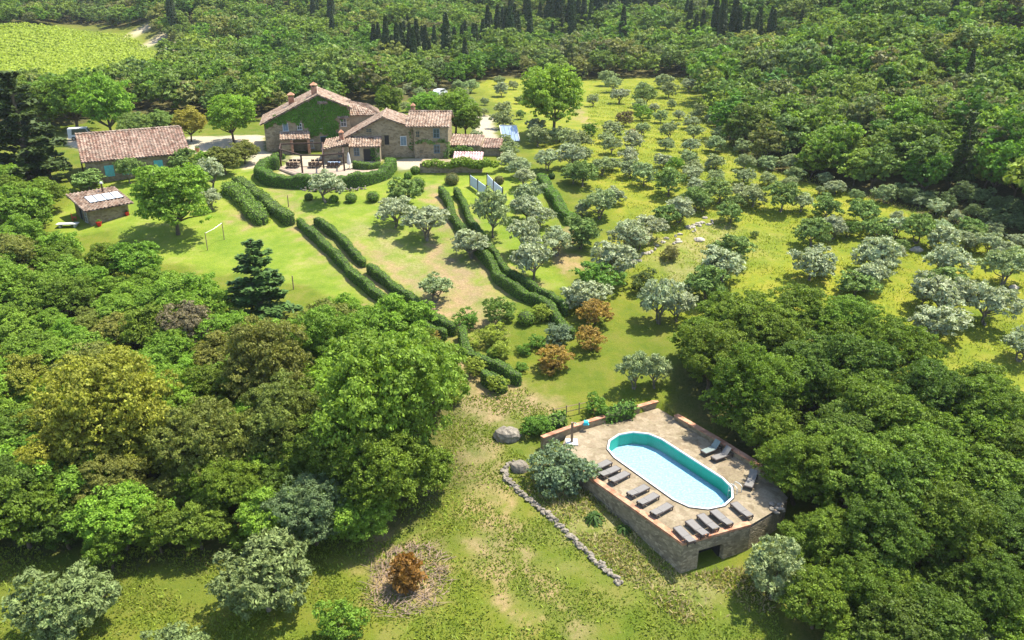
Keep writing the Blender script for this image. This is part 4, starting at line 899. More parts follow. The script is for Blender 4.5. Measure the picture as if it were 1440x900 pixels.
for j, (u, mt, lb, nc) in enumerate(((413, 'wood', 'wooden dining table under the left bay of the dark timber frame', 'chairs at the left dining table'), (444, 'wood', 'wooden dining table under the middle bay of the dark timber frame', 'chairs at the middle dining table'), (470, 'solar', 'grey-blue dining table under the right bay of the dark timber frame', 'chairs at the right dining table'))):
    q_ = T(u, 235); o = thing('dining_table', lb, 'table', q_, .05)
    MB().box((0, 0, .73), (1.9, .95, .06)).build('tabletop', M[mt], o)
    for x in (-.85, .85):
        for y in (-.4, .4): MB().box((x, y, .35), (.08, .08, .7)).build('leg', M['wood_dark'], o)
    for i, x in enumerate((-.6, 0, .6)):
        for s in (-1, 1):
            c_ = chair(u, 235, 0 if s > 0 else PI, 'dark chair '+('behind' if s > 0 else 'in front of')+' the '+lb.split(' under')[0]+' in the '+['left', 'middle', 'right'][j]+' bay', 'wood_dark', 'dining_chair', nc+(' far side' if s > 0 else ' near side'), tz)
            c_.location = (q_.x+x, q_.y+s*.75, tz)
o = thing('parasol', 'closed white parasol standing beside the timber frame on the terrace', 'parasol', T(491.5, 238))
MB().tube([(0, 0, 0), (0, 0, 2.6)], [.035, .035], 8).build('pole', M['wood'], o); MB().tube([(0, 0, .75), (0, 0, 1.2), (0, 0, 2.2), (0, 0, 2.6)], [.3, .3, .16, .03], 10).build('canopy', M['canvas'], o); MB().box((0, 0, .06), (.6, .6, .12)).build('base', M['rock'], o)
# low stone footing under the curved hedge
stone_line('terrace_footing', 'row of pale stones along the foot of the curved clipped hedge', [(413, 264), (430, 268), (450, 270), (475, 270), (500, 268), (515, 265)], .2, .5, .3, 14)
# --- white fence panels flanking the hedged path
def white_panels(pts, label, hgt=1.7):
    q_ = [P(u, v) for u, v in pts]; o = thing('white_fence', label, 'fence', q_[0])
    for p_ in q_: r_ = p_-q_[0]; MB().box((r_.x, r_.y, r_.z+hgt/2), (.14, .14, hgt+.4)).build('post', M['wood_dark'], o)
    for a, b in zip(q_[:-1], q_[1:]):
        a, b = a-q_[0], b-q_[0]; a_, b2 = a.lerp(b, .05), a.lerp(b, .95); MB().bar(a_+Vector((0, 0, hgt*.55)), b2+Vector((0, 0, hgt*.55)), .06, hgt*.85).build('panel', M['panel_white'], o)
white_panels([(661, 262), (672, 270), (684, 279)], 'left one of two stepped white board fences beside the hedged garden path')
white_panels([(685, 261), (694, 271), (707, 282)], 'right one of two stepped white board fences, behind the tall feathery olive')
# --- solar panels
s0, s1, s2, s3 = P(707, 202), P(733, 204), P(726, 185), P(703, 180)
o = thing('solar_array', 'tilted silvery solar panel array beside the gravel track', 'solar panels', s0); k = sc_at(s0)
A0, A1 = Vector((0, 0, .5)), Vector((24*k, -.3, .5)); U_ = Vector((-8*k*.6, 2.2, 2.2))
for i in range(4):
    a, b = A0.lerp(A1, i/4+.01), A0.lerp(A1, (i+1)/4-.01); MB().add([a, b, b+U_, a+U_, a+Vector((0, .05, -.06)), b+Vector((0, .05, -.06)), b+U_+Vector((0, .05, -.06)), a+U_+Vector((0, .05, -.06))], [(0, 1, 2, 3), (7, 6, 5, 4), (0, 4, 5, 1), (1, 5, 6, 2), (2, 6, 7, 3), (3, 7, 4, 0)]).build('panel', M['solar'], o)
for a, b in ((A0, A0+U_), (A1, A1+U_), (A0+U_, A1+U_)): MB().bar(a, b, .1, .12).build('frame', M['white'], o)
for x in (.1, .9): p_ = A0.lerp(A1, x)+U_*.9; MB().bar((p_.x, p_.y, -.3), p_-Vector((0, 0, .08)), .1, .1).build('support', M['metal'], o)
# --- cars
def car(u, v, ang, label, van=False):
    o = thing('parked_van' if van else 'parked_car', label, 'van' if van else 'car', P(u, v), ang); h = 2.0 if van else 1.45
    prof = [(-2.2, .35), (2.15, .35), (2.2, .8), (1.3, .98), (.75, h), (-1.7 if not van else -2.15, h), (-2.2, .95)]
    MB().xprism(prof, -.85, .85).build('body', M['carpaint'], o)
    MB().xprism([(-1.6, 1.0), (1.08, 1.0), (.7, h-.08), (-1.45, h-.08)], -.865, .865).build('window', M['glass'], o)
    MB().add([(1.3, -.7, 1.02), (1.3, .7, 1.02), (.82, .62, h-.05), (.82, -.62, h-.05)], [(0, 1, 2, 3)]).build('windscreen', M['glass'], o)
    for x in (-1.4, 1.4):
        for s in (-1, 1): w_ = MB().tube([(x, s*.78, .33), (x, s*.92, .33)], [.33, .33], 12).build('wheel', M['rubber'], o); MB().tube([(x, s*.9, .33), (x, s*.93, .33)], [.18, .18], 10).build('rim', M['metal'], w_)
    for s in (-1, 1): MB().box((2.18, s*.6, .72), (.06, .3, .16)).build('headlight', M['skyglass'], o)
car(619, 134, 1.2, 'white car parked under trees beyond the farmhouse roofs'); car(118, 196, .3, 'white van parked on the gravel behind the long barn', True)
# --- posts on the lawn
q0, q1 = P(292, 352), P(315.5, 337); o = thing('clothes_line', 'pair of thin posts with a line on the lawn right of the lime-green tree', 'clothes line', q0)
for p_ in (q0, q1): r_ = p_-q0; MB().tube([(r_.x, r_.y, r_.z-.3), (r_.x, r_.y, r_.z+2.2)], [.05, .05], 6).build('post', M['wood'], o)
r_ = q1-q0; MB().tube([(0, 0, 2.15), (r_.x/2, r_.y/2, r_.z/2+2.05), (r_.x, r_.y, r_.z+2.15)], [.02]*3, 4).build('line', M['metal'], o)
for u, v, h, lb in ((413, 407, 1.6, 'lone wooden post on the lawn beside the dark cedar'), (406, 291, 1.6, 'lone wooden post near the end of the long hedge by the terrace')):
    q_ = P(u, v); o = MB().tube([(0, 0, -.3), (0, 0, h)], [.07, .06], 7).build('post', M['wood']); o.location = q_; tag(o, lb, 'post')
pot(278, 214, 1.1, 'terracotta pot on the gravel beside the right-hand end of the barn', 'pot')

# ------------------------------------------------------------------ hedges
def smooth_line(pts, step):
    q_ = [np.array(p_) for p_ in pts]; out = []
    for i in range(len(q_)-1):
        p0 = q_[max(i-1, 0)]; p1 = q_[i]; p2 = q_[i+1]; p3 = q_[min(i+2, len(q_)-1)]
        n_ = max(2, int(np.linalg.norm(p2-p1)/step))
        for j in range(n_):
            t = j/n_; out.append(.5*((2*p1)+(-p0+p2)*t+(2*p0-5*p1+4*p2-p3)*t*t+(-p0+3*p1-3*p2+p3)*t**3))
    out.append(q_[-1]); return np.array(out)
def hedge(pts, wd, ht, label, col=(.12, .215, .024), leaf=.10, dens=95, seed=0, lump=.10, stem=False, name='clipped_hedge', wild=.07):
    if name == 'clipped_hedge': wd *= .84; ht *= .95
    q_ = [P(u, v, ht) for u, v in pts]; q_ = smooth_line([(a.x, a.y) for a in q_], .3); g = np.random.default_rng(seed)
    o = thing(name, label, 'hedge', (q_[0][0], q_[0][1], ground(*q_[0]))); n_ = len(q_)
    tg = np.gradient(q_, axis=0); tg /= np.linalg.norm(tg, axis=1)[:, None]; nm = np.stack([-tg[:, 1], tg[:, 0]], 1)
    # cross-section: rounded box
    sec = [(-.5, 0), (-.52, .35), (-.5, .8), (-.47, .96), (-.36, 1.0), (0, 1.02), (.36, 1.0), (.47, .96), (.5, .8), (.52, .35), (.5, 0)]; m_ = len(sec)
    s_ = np.arange(n_)*.3; V3 = np.zeros((n_, m_, 3)); zg = H(q_[:, 0], q_[:, 1]); cum = np.concatenate([[0], np.cumsum(np.linalg.norm(np.diff(q_, axis=0), axis=1))])
    endf = np.clip(np.minimum(cum, cum[-1]-cum)/(wd*.5), 0, 1); endf = np.sqrt(1-(1-endf)**2)*.85+.15
    hv = ht*(1+lump*1.4*np.sin(cum*.9+seed)+lump*.7*np.sin(cum*2.3+seed*2)+lump*.5*np.sin(cum*5.1+seed)); wv = wd*(1+lump*1.2*np.sin(cum*1.4+seed*3))*endf
    for k, (a, b) in enumerate(sec):
        V3[:, k, :2] = q_+nm*(a*wv)[:, None]; V3[:, k, 2] = zg+b*hv*(.8+.2*endf) - (0.15 if b == 0 else 0)
    V3 += g.normal(size=V3.shape)*.018
    loc = np.array(o.location); mb = MB(); fs = [(i*m_+k, (i+1)*m_+k, (i+1)*m_+k+1, i*m_+k+1) for i in range(n_-1) for k in range(m_-1)]
    fs += [tuple(range(m_)), tuple(range((n_-1)*m_, n_*m_))]; mb.add([tuple(v_) for v_ in (V3.reshape(-1, 3)-loc)], fs)
    core = mb.build('woody_core', M['hedge_core'], o, True)
    # leaves over the faces
    A_ = V3[:-1, :-1]; B2 = V3[1:, :-1]; C2 = V3[1:, 1:]; D2 = V3[:-1, 1:]
    fn = np.cross(B2-A_, D2-A_); ar = np.linalg.norm(fn, axis=-1); fn = fn/(ar[..., None]+1e-9)
    cen = V3[:, 5:6, :].mean(); ctr = np.concatenate([q_, (zg+ht*.4)[:, None]], 1)[:-1, None, :]
    fc = (A_+B2+C2+D2)/4; sg = np.sign(np.sum(fn*(fc-ctr), -1)); fn = fn*sg[..., None]
    N_ = int(ar.sum()*dens); pr_ = (ar/ar.sum()).ravel(); ii = g.choice(len(pr_), N_, p=pr_); a, b = g.random((2, N_, 1))
    f = lambda X: X.reshape(-1, 3)[ii]; C = f(A_)*(1-a)*(1-b)+f(B2)*a*(1-b)+f(C2)*a*b+f(D2)*(1-a)*b; Nn = f(fn)
    C = C+Nn*(g.random((N_, 1))*.05+wild*g.random((N_, 1))**3); qd = leaves(C-loc, Nn, leaf, g, 1.4, .0, .55+wild)
    tn = np.clip(.5+g.normal(size=N_)*.13+.1*np.sin(C[:, 0]*2.1)*np.sin(C[:, 1]*1.7), 0, 1)
    c_ = D.objects.new('foliage', quads_mesh('hedge_foliage', qd, M['hedge'], tn)); c_.color = (*col, 1); link(c_, o); return o
M['hedge_core'] = simple('hedge_core', (.035, .055, .012), .95, .3, 8)
hedge([(619, 263), (627, 271), (633, 282), (635, 296), (643, 307), (655, 325), (668, 341), (681, 354), (693, 367), (699, 380), (711, 392), (733, 405), (763, 418), (777, 433), (790, 450), (807, 463)], .95, 1.25, 'long winding clipped hedge, left one of the pair below the white fences', seed=1)
hedge([(640, 263), (650, 276), (655, 290), (662, 306), (672, 320), (687, 341), (698, 356), (708, 370), (724, 383), (745, 396), (770, 408), (788, 422), (797, 432)], .75, 1.2, 'long winding clipped hedge, right one of the pair below the white fences', seed=2)
hedge([(420, 306), (438, 322), (458, 340), (480, 362), (497, 380), (513, 394), (530, 407), (547, 418)], .95, 1.15, 'clipped hedge across the left lawn, upper length of the outer row', seed=3)
hedge([(549, 422), (562, 431), (578, 443), (596, 453), (612, 459), (628, 464)], .95, 1.15, 'clipped hedge, lower length of the outer row, ending by the dense oak', seed=4)
hedge([(443, 303), (458, 314), (478, 328), (492, 345), (512, 364)], .85, 1.15, 'clipped hedge, upper length of the inner row across the left lawn', seed=5)
hedge([(517, 370), (532, 381), (547, 392), (564, 405), (580, 417), (600, 433), (618, 446), (640, 459)], .9, 1.15, 'clipped hedge, lower length of the inner row, dipping into the shrub garden', seed=6)
hedge([(650, 459), (652, 472), (656, 486), (667, 495), (680, 502), (697, 509), (712, 517), (733, 526)], .95, 1.25, 'curved clipped hedge round the near edge of the shrub garden', seed=7)
hedge([(677, 520), (690, 527), (702, 532), (713, 535)], 1.1, 1.25, 'short rounded clipped hedge at the lowest tip of the shrub garden', seed=8)
hedge([(622, 488), (632, 494), (642, 500)], 1.1, 1.3, 'short stub of clipped hedge beside the garden path and the dense oak', seed=9)
hedge([(318, 254), (330, 263), (343, 273), (356, 289), (369, 303)], 1.9, 1.3, 'broad shaggy unclipped hedge, left of the two bushy rows on the upper lawn', (.16, .26, .04), .16, 60, 10, .1, name='shaggy_hedge', wild=.35)
hedge([(330, 246), (345, 256), (362, 267), (378, 281), (393, 291), (408, 303)], 1.3, 1.4, 'bushy hedge with bare brown side, right of the two bushy rows on the upper lawn', (.14, .22, .035), .14, 60, 11, .08, name='bushy_hedge', wild=.15)
hedge([(759, 243), (770, 257), (780, 271), (791, 290), (806, 305)], 1.5, 1.2, 'bright green wide hedge running down through the olive grove', (.13, .26, .025), seed=12)
hedge([(392, 222), (375, 224), (364, 232), (370, 240), (385, 245), (410, 247), (440, 248), (470, 248), (500, 246), (525, 241), (543, 233), (550, 224), (545, 219)], 1.6, 1.7, 'tall curved clipped hedge wrapping round the dining terrace', (.11, .22, .022), seed=13)
hedge([(496, 227), (508, 229), (522, 229), (534, 226)], 1.2, 1.1, 'small curved clipped hedge inside the terrace, beside the closed parasol', (.12, .22, .022), seed=14)
hedge([(382, 218), (390, 216), (400, 217)], 1.2, .8, 'low rounded hedge piece at the left entrance of the terrace', seed=15)
hedge([(742, 593), (760, 590), (778, 587), (795, 583)], 1.3, .8, 'loose low hedge of green plants below the fence by the pool terrace', (.12, .21, .03), .18, 55, 16, .15, name='loose_hedge', wild=.4)
hedge([(845, 578), (860, 575), (878, 572), (892, 568)], 1.3, .8, 'loose green planting behind the low brick-topped wall of the terrace', (.10, .20, .03), .18, 55, 17, .15, name='loose_hedge', wild=.4)
# ------------------------------------------------------------------ shrubs and topiary
def shrub(u, v, w, col, label, name='garden_shrub', cat='shrub', hs=1.0, kind='shrub', group=None, squat=1.0):
    q_ = P(u, v); R = w/2*dist(q_)/F; return plant(kind, (q_.x, q_.y, q_.z-.05), R, vary(col, .05), name, label, cat, group, hs)
def ball(u, v, w, col, label, hs=.85):
    q_ = P(u, v); R = w/2*dist(q_)/F; g = np.random.default_rng(int(u*7+v)); n_ = int(700*max(1, R*R)); d = g.normal(size=(n_, 3)); d /= np.linalg.norm(d, axis=1)[:, None]
    C = d*np.array([R, R, R*hs])*g.uniform(.88, 1.04, (n_, 1))+[0, 0, R*hs*.8]; C[:, 2] = np.maximum(C[:, 2], .03)
    o = thing('topiary_ball', label, 'topiary', q_); c = D.objects.new('foliage', quads_mesh('topiary_foliage', leaves(C, d, .11, g, 1.4, 0, .5), M['hedge'], np.clip(.5+g.normal(size=n_)*.14, 0, 1))); c.color = (*col, 1); link(c, o)
    MB().blob((0, 0, R*hs*.75), (R*.86, R*.86, R*hs*.82), 12, 8, .03, 1).build('woody_core', M['hedge_core'], o, True)
gB = (.12, .215, .024)
for a in ((494, 284, 17, gB, 'flat-topped clipped shrub on the lawn, left of two below the terrace hedge'), (524.5, 283, 19, gB, 'larger flat-topped clipped shrub on the lawn, right of two below the terrace hedge'),
    (470, 284, 13, gB, 'clipped shrub tucked behind the silvery olive on the lawn'), (434.5, 281, 12, (.10, .14, .03), 'small low clipped shrub left of the silvery olive on the lawn'),
    (574, 251, 12, gB, 'small clipped ball, highest left of the group right of the terrace hedge'), (588, 265, 21, gB, 'biggest clipped ball of the group between terrace hedge and garden store'),
    (588, 273, 13, gB, 'small clipped ball just below the biggest one'), (584, 244, 14, (.12, .2, .03), 'clipped ball beside the flower border by the stone annex'),
    (635.5, 259, 21, (.17, .16, .05), 'brownish clipped ball in front of the garden store wall'), (702, 258, 14, (.17, .16, .05), 'brownish clipped ball between the white fences and the silver olives'), (775.5, 251, 10, (.05, .10, .02), 'tiny dark clipped ball beside the wide green hedge top'),
    (739.5, 455, 27, (.16, .25, .03), 'dome-shaped yellow-green clipped shrub beside the right winding hedge')): ball(*a)
YG, GR = (.27, .33, .05), (.13, .24, .035)
for a in ((658, 459, 33, GR, 'rounded fresh green shrub at the top left of the shrub garden'), (702, 455, 42, (.13, .20, .04), 'wide loose green shrub at the top of the shrub garden'),
    (760, 450, 30, YG, 'bushy yellow-green shrub touching the right winding hedge'), (698, 484, 38, YG, 'tall yellow-variegated shrub in the middle of the shrub garden'), (704, 503, 32, YG, 'lower yellow-variegated shrub in front of the tall one'),
    (693, 504, 18, GR, 'small green shrub at the foot of the yellow-variegated pair'), (738, 498, 20, GR, 'upright green shrub just left of the orange-topped shrub'), (754, 488, 24, GR, 'green shrub between the grey shrub and the variegated pair'),
    (784, 484, 38, (.16, .21, .13), 'grey-leaved lavender-like shrub above the orange-topped shrub'), (732, 521, 17, GR, 'small green shrub near the right end of the curved hedge'), (668, 527, 30, YG, 'yellow-green shrub inside the curved hedge by the path'),
    (636, 540, 36, YG, 'yellow-green shrub against the dense oak, upper of two'), (638, 566, 34, YG, 'yellow-green shrub against the dense oak, lower of two'), (700, 551, 27, YG, 'bushy shrub growing over the tip of the lowest short hedge'),
    (665, 490, 22, YG, 'small yellowish shrub inside the top of the curved hedge'), (838, 583, 32, GR, 'loose green shrub behind the brick-topped wall of the pool'), (745, 611, 30, GR, 'leafy green shrub beside the flat grey boulder'), (765, 611, 30, GR, 'leafy green shrub between boulder bush and brick-topped wall'),
    (604, 484, 26, (.26, .20, .05), 'orange-tinged shrub at the edge of the dense oak'), (832, 412, 58, (.13, .24, .04), 'spreading bright green bush left of the olive on the bank'), (904, 410, 34, (.10, .14, .04), 'dark scrubby bush on the stony bank'),
    (943, 365, 26, (.20, .19, .07), 'scrubby brownish bush among stones on the bank'), (828, 191, 22, (.09, .19, .02), 'bright green bush at the right foot of the big round oak'), (878, 178, 24, (.15, .12, .06), 'dark brownish bush in the middle of the upper yellow meadow'), (889, 192, 14, (.30, .20, .13), 'pinkish dry bush on the upper yellow meadow'),
    (903, 170, 24, (.15, .26, .03), 'bright green bush among olives on the upper yellow meadow'), (948, 242, 24, (.12, .23, .02), 'bright green bush between silver olives, middle of the grove'), (340, 762, 46, (.15, .23, .03), 'broom-like lime bush at the edge of the shaded wood'),
    (735, 243, 16, (.36, .18, .05), 'small orange-brown bush beside the track below the solar panels'), (602, 239, 16, YG, 'yellow-green border plant before the stone wing'), (615, 241, 18, YG, 'second yellow-green border plant before the stone wing'),
    (1210, 408, 30, (.12, .17, .05), 'dark bush behind the big oak under a silver olive'), (480, 895, 62, (.14, .24, .03), 'low bright green bush at the bottom of the picture by the cut branches')): shrub(*a)
for a in ((776, 521, 48, CC['or'], 'orange-topped photinia shrub with bare stems, nearest the pool'), (831, 492, 40, CC['or'], 'orange-topped photinia shrub, middle one of three on the right of the garden'), (835, 456, 44, CC['or'], 'orange-topped photinia shrub, farthest of three, by the end of the hedge')): shrub(*a, name='photinia', hs=.95)
q_ = P(790, 680); plant('bigleaf', q_, 2.25, (.155, .215, .12), 'fig_bush', 'broad blue-green fig-like bush at the corner of the pool terrace', 'shrub', None, .95, True, 0)
for u, v, w, l in ((1352, 284, 34, 'a'), (1377, 291, 30, 'a'), (1401, 299, 30, 'a'), (1425, 307, 30, 'a'), (1405, 318, 30, 'a'), (1437, 324, 32, 'a'), (1277, 285, 34, 'a'), (1262, 279, 28, 'a'), (1300, 290, 28, 'a'), (1330, 296, 26, 'a'), (1366, 305, 24, 'a'), (1385, 311, 24, 'a'), (1418, 296, 24, 'a')):
    shrub(u, v, w, (.12, .17, .07), 'one of the rounded green bushes along the foot of the wooded hill, upper right', 'meadow_bush', group='bushes along the foot of the wooded hill')
# ------------------------------------------------------------------ olives
RG = [('slope', (600, 100, 760, 172), 'small olive on the narrow yellow slope between the gravel track and the big round oak'), ('solar', (600, 172, 760, 256), 'silvery olive in the cluster around the solar panels'),
      ('top', (820, 95, 1020, 176), 'small round olive on the highest part of the yellow meadow, just below the dark wood'), ('mid', (770, 176, 915, 262), 'silvery olive in the crowded middle of the grove below the big round oak'),
      ('edge', (915, 176, 1070, 243), 'round grey-green olive in the rows beside the wooded hill, upper right of the grove'), ('belt', (1070, 200, 1215, 300), 'grey-green olive at the foot of the wooded hill, where the meadow narrows'),
      ('cen', (830, 243, 1135, 300), 'olive in the wide middle belt of the grove, above the stony bank'), ('hed', (700, 256, 800, 400), 'silver olive in the column between the garden hedges and the wide green hedge'),
      ('right', (1135, 255, 1500, 352), 'olive in the loose rows on the right-hand meadow below the bushes'), ('low', (0, 0, 2000, 2000), 'olive standing on the lower yellow meadow above the big oak')]
OL = '''662 131 22 o;705 136 22 s;703 120 16 o;722 126 14 o;682 148 12 o;681 163 12 o;660 146 12 o;664 157 16 o;707 165 24 o;709 181 28 o;730 146 14 g;732 168 14 g;753 191 28 s;756 206 32 o;787 199 26 o;800 206 30 o;671 201 18 s;687 207 16 s;710 211 22 o;717 221 28 o
853 121 22 o;862 130 22 o;871 146 25 s;833 150 17 o;903 136 22 o;932 124 24 o;940 138 25 o;969 130 22 s;944 154 14 o;907 152 30 g;899 159 22 o;919 160 16 s;929 173 20 o;954 169 15 s;987 160 22 o;979 169 18 o;970 181 22 s;904 192 22 o;862 194 28 o;940 196 25 o;976 198 25 o;853 201 20 o;997 173 14 s;889 212 30 s;936 212 22 o;971 214 25 s;860 217 25 o;998 212 18 o;812 218 34 o
717 238 30 s;731 250 30 s;738 265 32 s;745 292 40 o;739 312 40 s;759 320 36 s;770 240 32 s;803 237 36 s;806 258 34 g
815 233 30 o;846 247 28 o;819 262 38 g;883 232 28 s;862 240 24 o;886 250 30 o;905 262 34 o;933 236 26 s;969 234 26 o;997 238 14 s;974 254 26 s;940 276 42 g;981 274 30 s;978 296 34 g;954 313 42 s;935 319 36 g;911 338 42 s;897 352 38 s;842 307 46 o;818 304 22 s;864 287 28 s
1004 178 18 s;1013 199 25 o;1006 215 26 o;1043 217 25 o;1006 238 27 o;1046 239 26 o;1079 240 27 o;1111 241 28 o;1139 241 25 o;975 248 26 o;1117 256 26 o
1005 258 24 o;1045 259 28 o;1080 262 24 o;1109 268 22 o;1158 259 20 o;1010 286 40 g;988 298 28 g;1058 291 36 o;1097 298 44 g;1035 295 22 g;1126 298 28 s;1040 279 26 s;1152 275 14 o;1166 272 20 s;1160 309 40 g;1026 314 34 g;1061 334 11 g;1171 336 30 s
1174 273 26 s;1203 283 18 o;1242 286 28 o;1292 292 22 s;1316 302 26 s;1343 314 20 s;1212 316 40 g;1168 335 34 s;1191 333 26 dk;1260 312 16 s;1234 337 40 g;1259 334 34 s;1288 342 44 g;1323 327 24 s;1357 351 26 s;1360 330 32 g;1393 335 28 o;1370 343 30 g;1253 369 34 s;1265 354 24 g;1388 359 34 s;1432 347 24 s;1159 388 26 o;815 350 34 g;963 418 24 s'''
OL += ';590 150 18 o;572 158 16 o;612 158 18 s;625 148 20 o;650 140 18 s;645 128 18 o;420 205 10 g;560 140 18 o;575 132 18 s;590 138 16 o;605 128 16 o'
for ent in OL.replace('\n', ';').split(';'):
    u, v, w_, c_ = ent.split(); u, v, w_ = float(u), float(v), float(w_)
    nm_, lb = next((r_[0], r_[2]) for r_ in RG if r_[1][0] <= u < r_[1][2] and r_[1][1] <= v < r_[1][3])
    q_ = P(u, v); R = w_/2*dist(q_)/F*1.0; col = vary({'o': CC['ol'], 's': CC['ols'], 'g': CC['olg'], 'dk': CC['dk']}[c_], .1)
    plant('olive' if w_ > 30 and c_ == 's' else random.choice(['olive_round', 'olive_round', 'olive']), q_, R, col, 'olive_tree', lb, 'olive tree', 'olives: '+lb, random.uniform(.9, 1.05))
BIG = [(555, 320, 46, 's', 'small spreading silver olive on the lawn, left of the larger one', .95, 'olive'), (601, 338, 58, 's', 'wide silver olive in the middle of the lawn with a dark round shadow', .9, 'olive'), (566, 287, 44, 'g', 'round dark green olive on the upper lawn by the clipped balls', 1, 'olive_round'),
 (663, 363, 46, 's', 'small silver olive standing over the upper winding hedges', .9, 'olive'), (612, 425, 44, 'o', 'small olive low on the lawn, nearest the shrub garden', .95, 'olive'), (459, 285, 44, 's', 'silver olive on the lawn just in front of the curved terrace hedge', 1.05, 'olive'),
 (692, 334, 48, 'o', 'tall feathery olive with bare trunk in front of the white fences', 1.5, 'olive'), (736, 358, 42, 's', 'tall silver olive with a thin dark trunk right of the winding hedges', 1.3, 'olive'), (783, 360, 42, 's', 'silver olive right behind the two-stemmed one by the hedges', 1, 'olive'),
 (749, 393, 52, 's', 'silver olive with forked trunk beside the right winding hedge', 1.15, 'olive'), (818, 350, 42, 'g', 'neat green olive with splayed stems on open grass between hedge and bank', 1.15, 'olive'), (864, 392, 60, 's', 'large silver olive on the stony bank beside the bright green bush', 1.05, 'olive_round'),
 (885, 354, 46, 's', 'silver olive at the top of the stony bank', 1, 'olive'), (818, 436, 54, 's', 'silver olive beside the orange-topped photinia', .95, 'olive_round'), (926, 455, 52, 's', 'tall three-stemmed silver olive at the edge of the big oak', 1.35, 'olive'), (951, 452, 42, 's', 'silver olive squeezed against the big oak', 1.1, 'olive'),
 (1030, 370, 50, 'g', 'dark green round olive, back one of three on the yellow meadow above the oak', .9, 'olive_round'), (1015, 396, 60, 's', 'silvery round olive, middle one of three on the yellow meadow above the oak', .95, 'olive_round'), (992, 422, 56, 'g', 'loose green olive, nearest of three on the yellow meadow above the oak', 1, 'olive_round'),
 (1140, 346, 48, 'g', 'round yellow-green olive with a silver one right behind its shoulder', 1, 'olive_round'), (1138, 394, 54, 's', 'large pale olive in the gap above the big oak crown', 1.05, 'olive_round'), (1228, 384, 60, 's', 'largest silver olive of the right-hand meadow', 1.05, 'olive_round'),
 (1224, 410, 46, 's', 'silver olive with dark trunk just below the largest silver one', 1, 'olive'), (1200, 416, 50, 'g', 'dark green olive touching the top of the big oak', .85, 'olive_round'), (1323, 356, 46, 's', 'pale olive above the big silver clump, right-hand meadow', .9, 'olive_round'), (1327, 388, 54, 's', 'big silver olive clump right of the bare yellow strip', .9, 'olive_round'),
 (1327, 412, 54, 'g', 'round green bushy olive right of the bare yellow strip', .85, 'olive_round'), (1409, 402, 54, 'o', 'two-stemmed olive with a white stone at its foot, far right', 1.05, 'olive'), (1318, 441, 70, 's', 'wide low silver olive on the lower right meadow', .85, 'olive'), (1299, 430, 36, 's', 'smaller silver olive leaning out left of the wide low one', .95, 'olive'),
 (1313, 474, 66, 's', 'silver olive half sunk behind the big oak crown', .8, 'olive_round'), (1386, 457, 64, 's', 'three-stemmed silver olive standing clear on the lower right meadow', 1, 'olive'), (1432, 508, 50, 's', 'leaning silver olive cut by the right edge of the picture', 1, 'olive'), (1411, 366, 34, 's', 'small silver olive just behind the two-stemmed one, far right', .9, 'olive_round'),
 (891, 547, 42, 'o', 'left-hand olive of the touching pair above the pool terrace', 1.35, 'olive'), (921, 546, 42, 'o', 'right-hand olive of the touching pair above the pool terrace', 1.3, 'olive'),
 (378, 858, 122, 'k', 'big feathery grey-green olive alone on the grass near the bottom left', 1.0, 'olive_big'), (104, 892, 120, 'k', 'big grey-green olive in the bottom left corner', 1.0, 'olive_big'), (245, 945, 84, 'k', 'grey-green olive top showing at the bottom edge, left of middle', .9, 'olive_big'),
 (1083, 842, 78, 'o', 'silvery tree beside the front corner of the terrace, in front of the oaks', 1.3, 'olive_big'), (1350, 925, 70, 'k', 'grey-green bush top showing at the bottom edge, right', .9, 'olive_big'),
 (184, 258, 30, 'g', 'small olive against the front wall of the long barn', 1.25, 'olive'), (297, 268, 40, 's', 'silvery olive between the lime-green tree and the bushy hedges', 1.2, 'olive'), (297, 295, 30, 's', 'leaning silvery olive with dark crooked stems beside the shaggy hedge', 1, 'olive'), (126, 266, 42, 'g', 'wide green bush-like olive left of the barn windows', .65, 'olive_round'), (262, 245, 40, 'g', 'olive at the right front corner of the long barn', 1, 'olive_round')]
for u, v, w_, c_, lb, hs, kd in BIG:
    q_ = P(u, v); R = w_/2*dist(q_)/F*1.02; plant(kd, q_, R, vary({'o': CC['ol'], 's': CC['ols'], 'g': CC['olg'], 'k': CC['olk']}[c_], .04), 'olive_tree', lb, 'olive tree', None, hs)
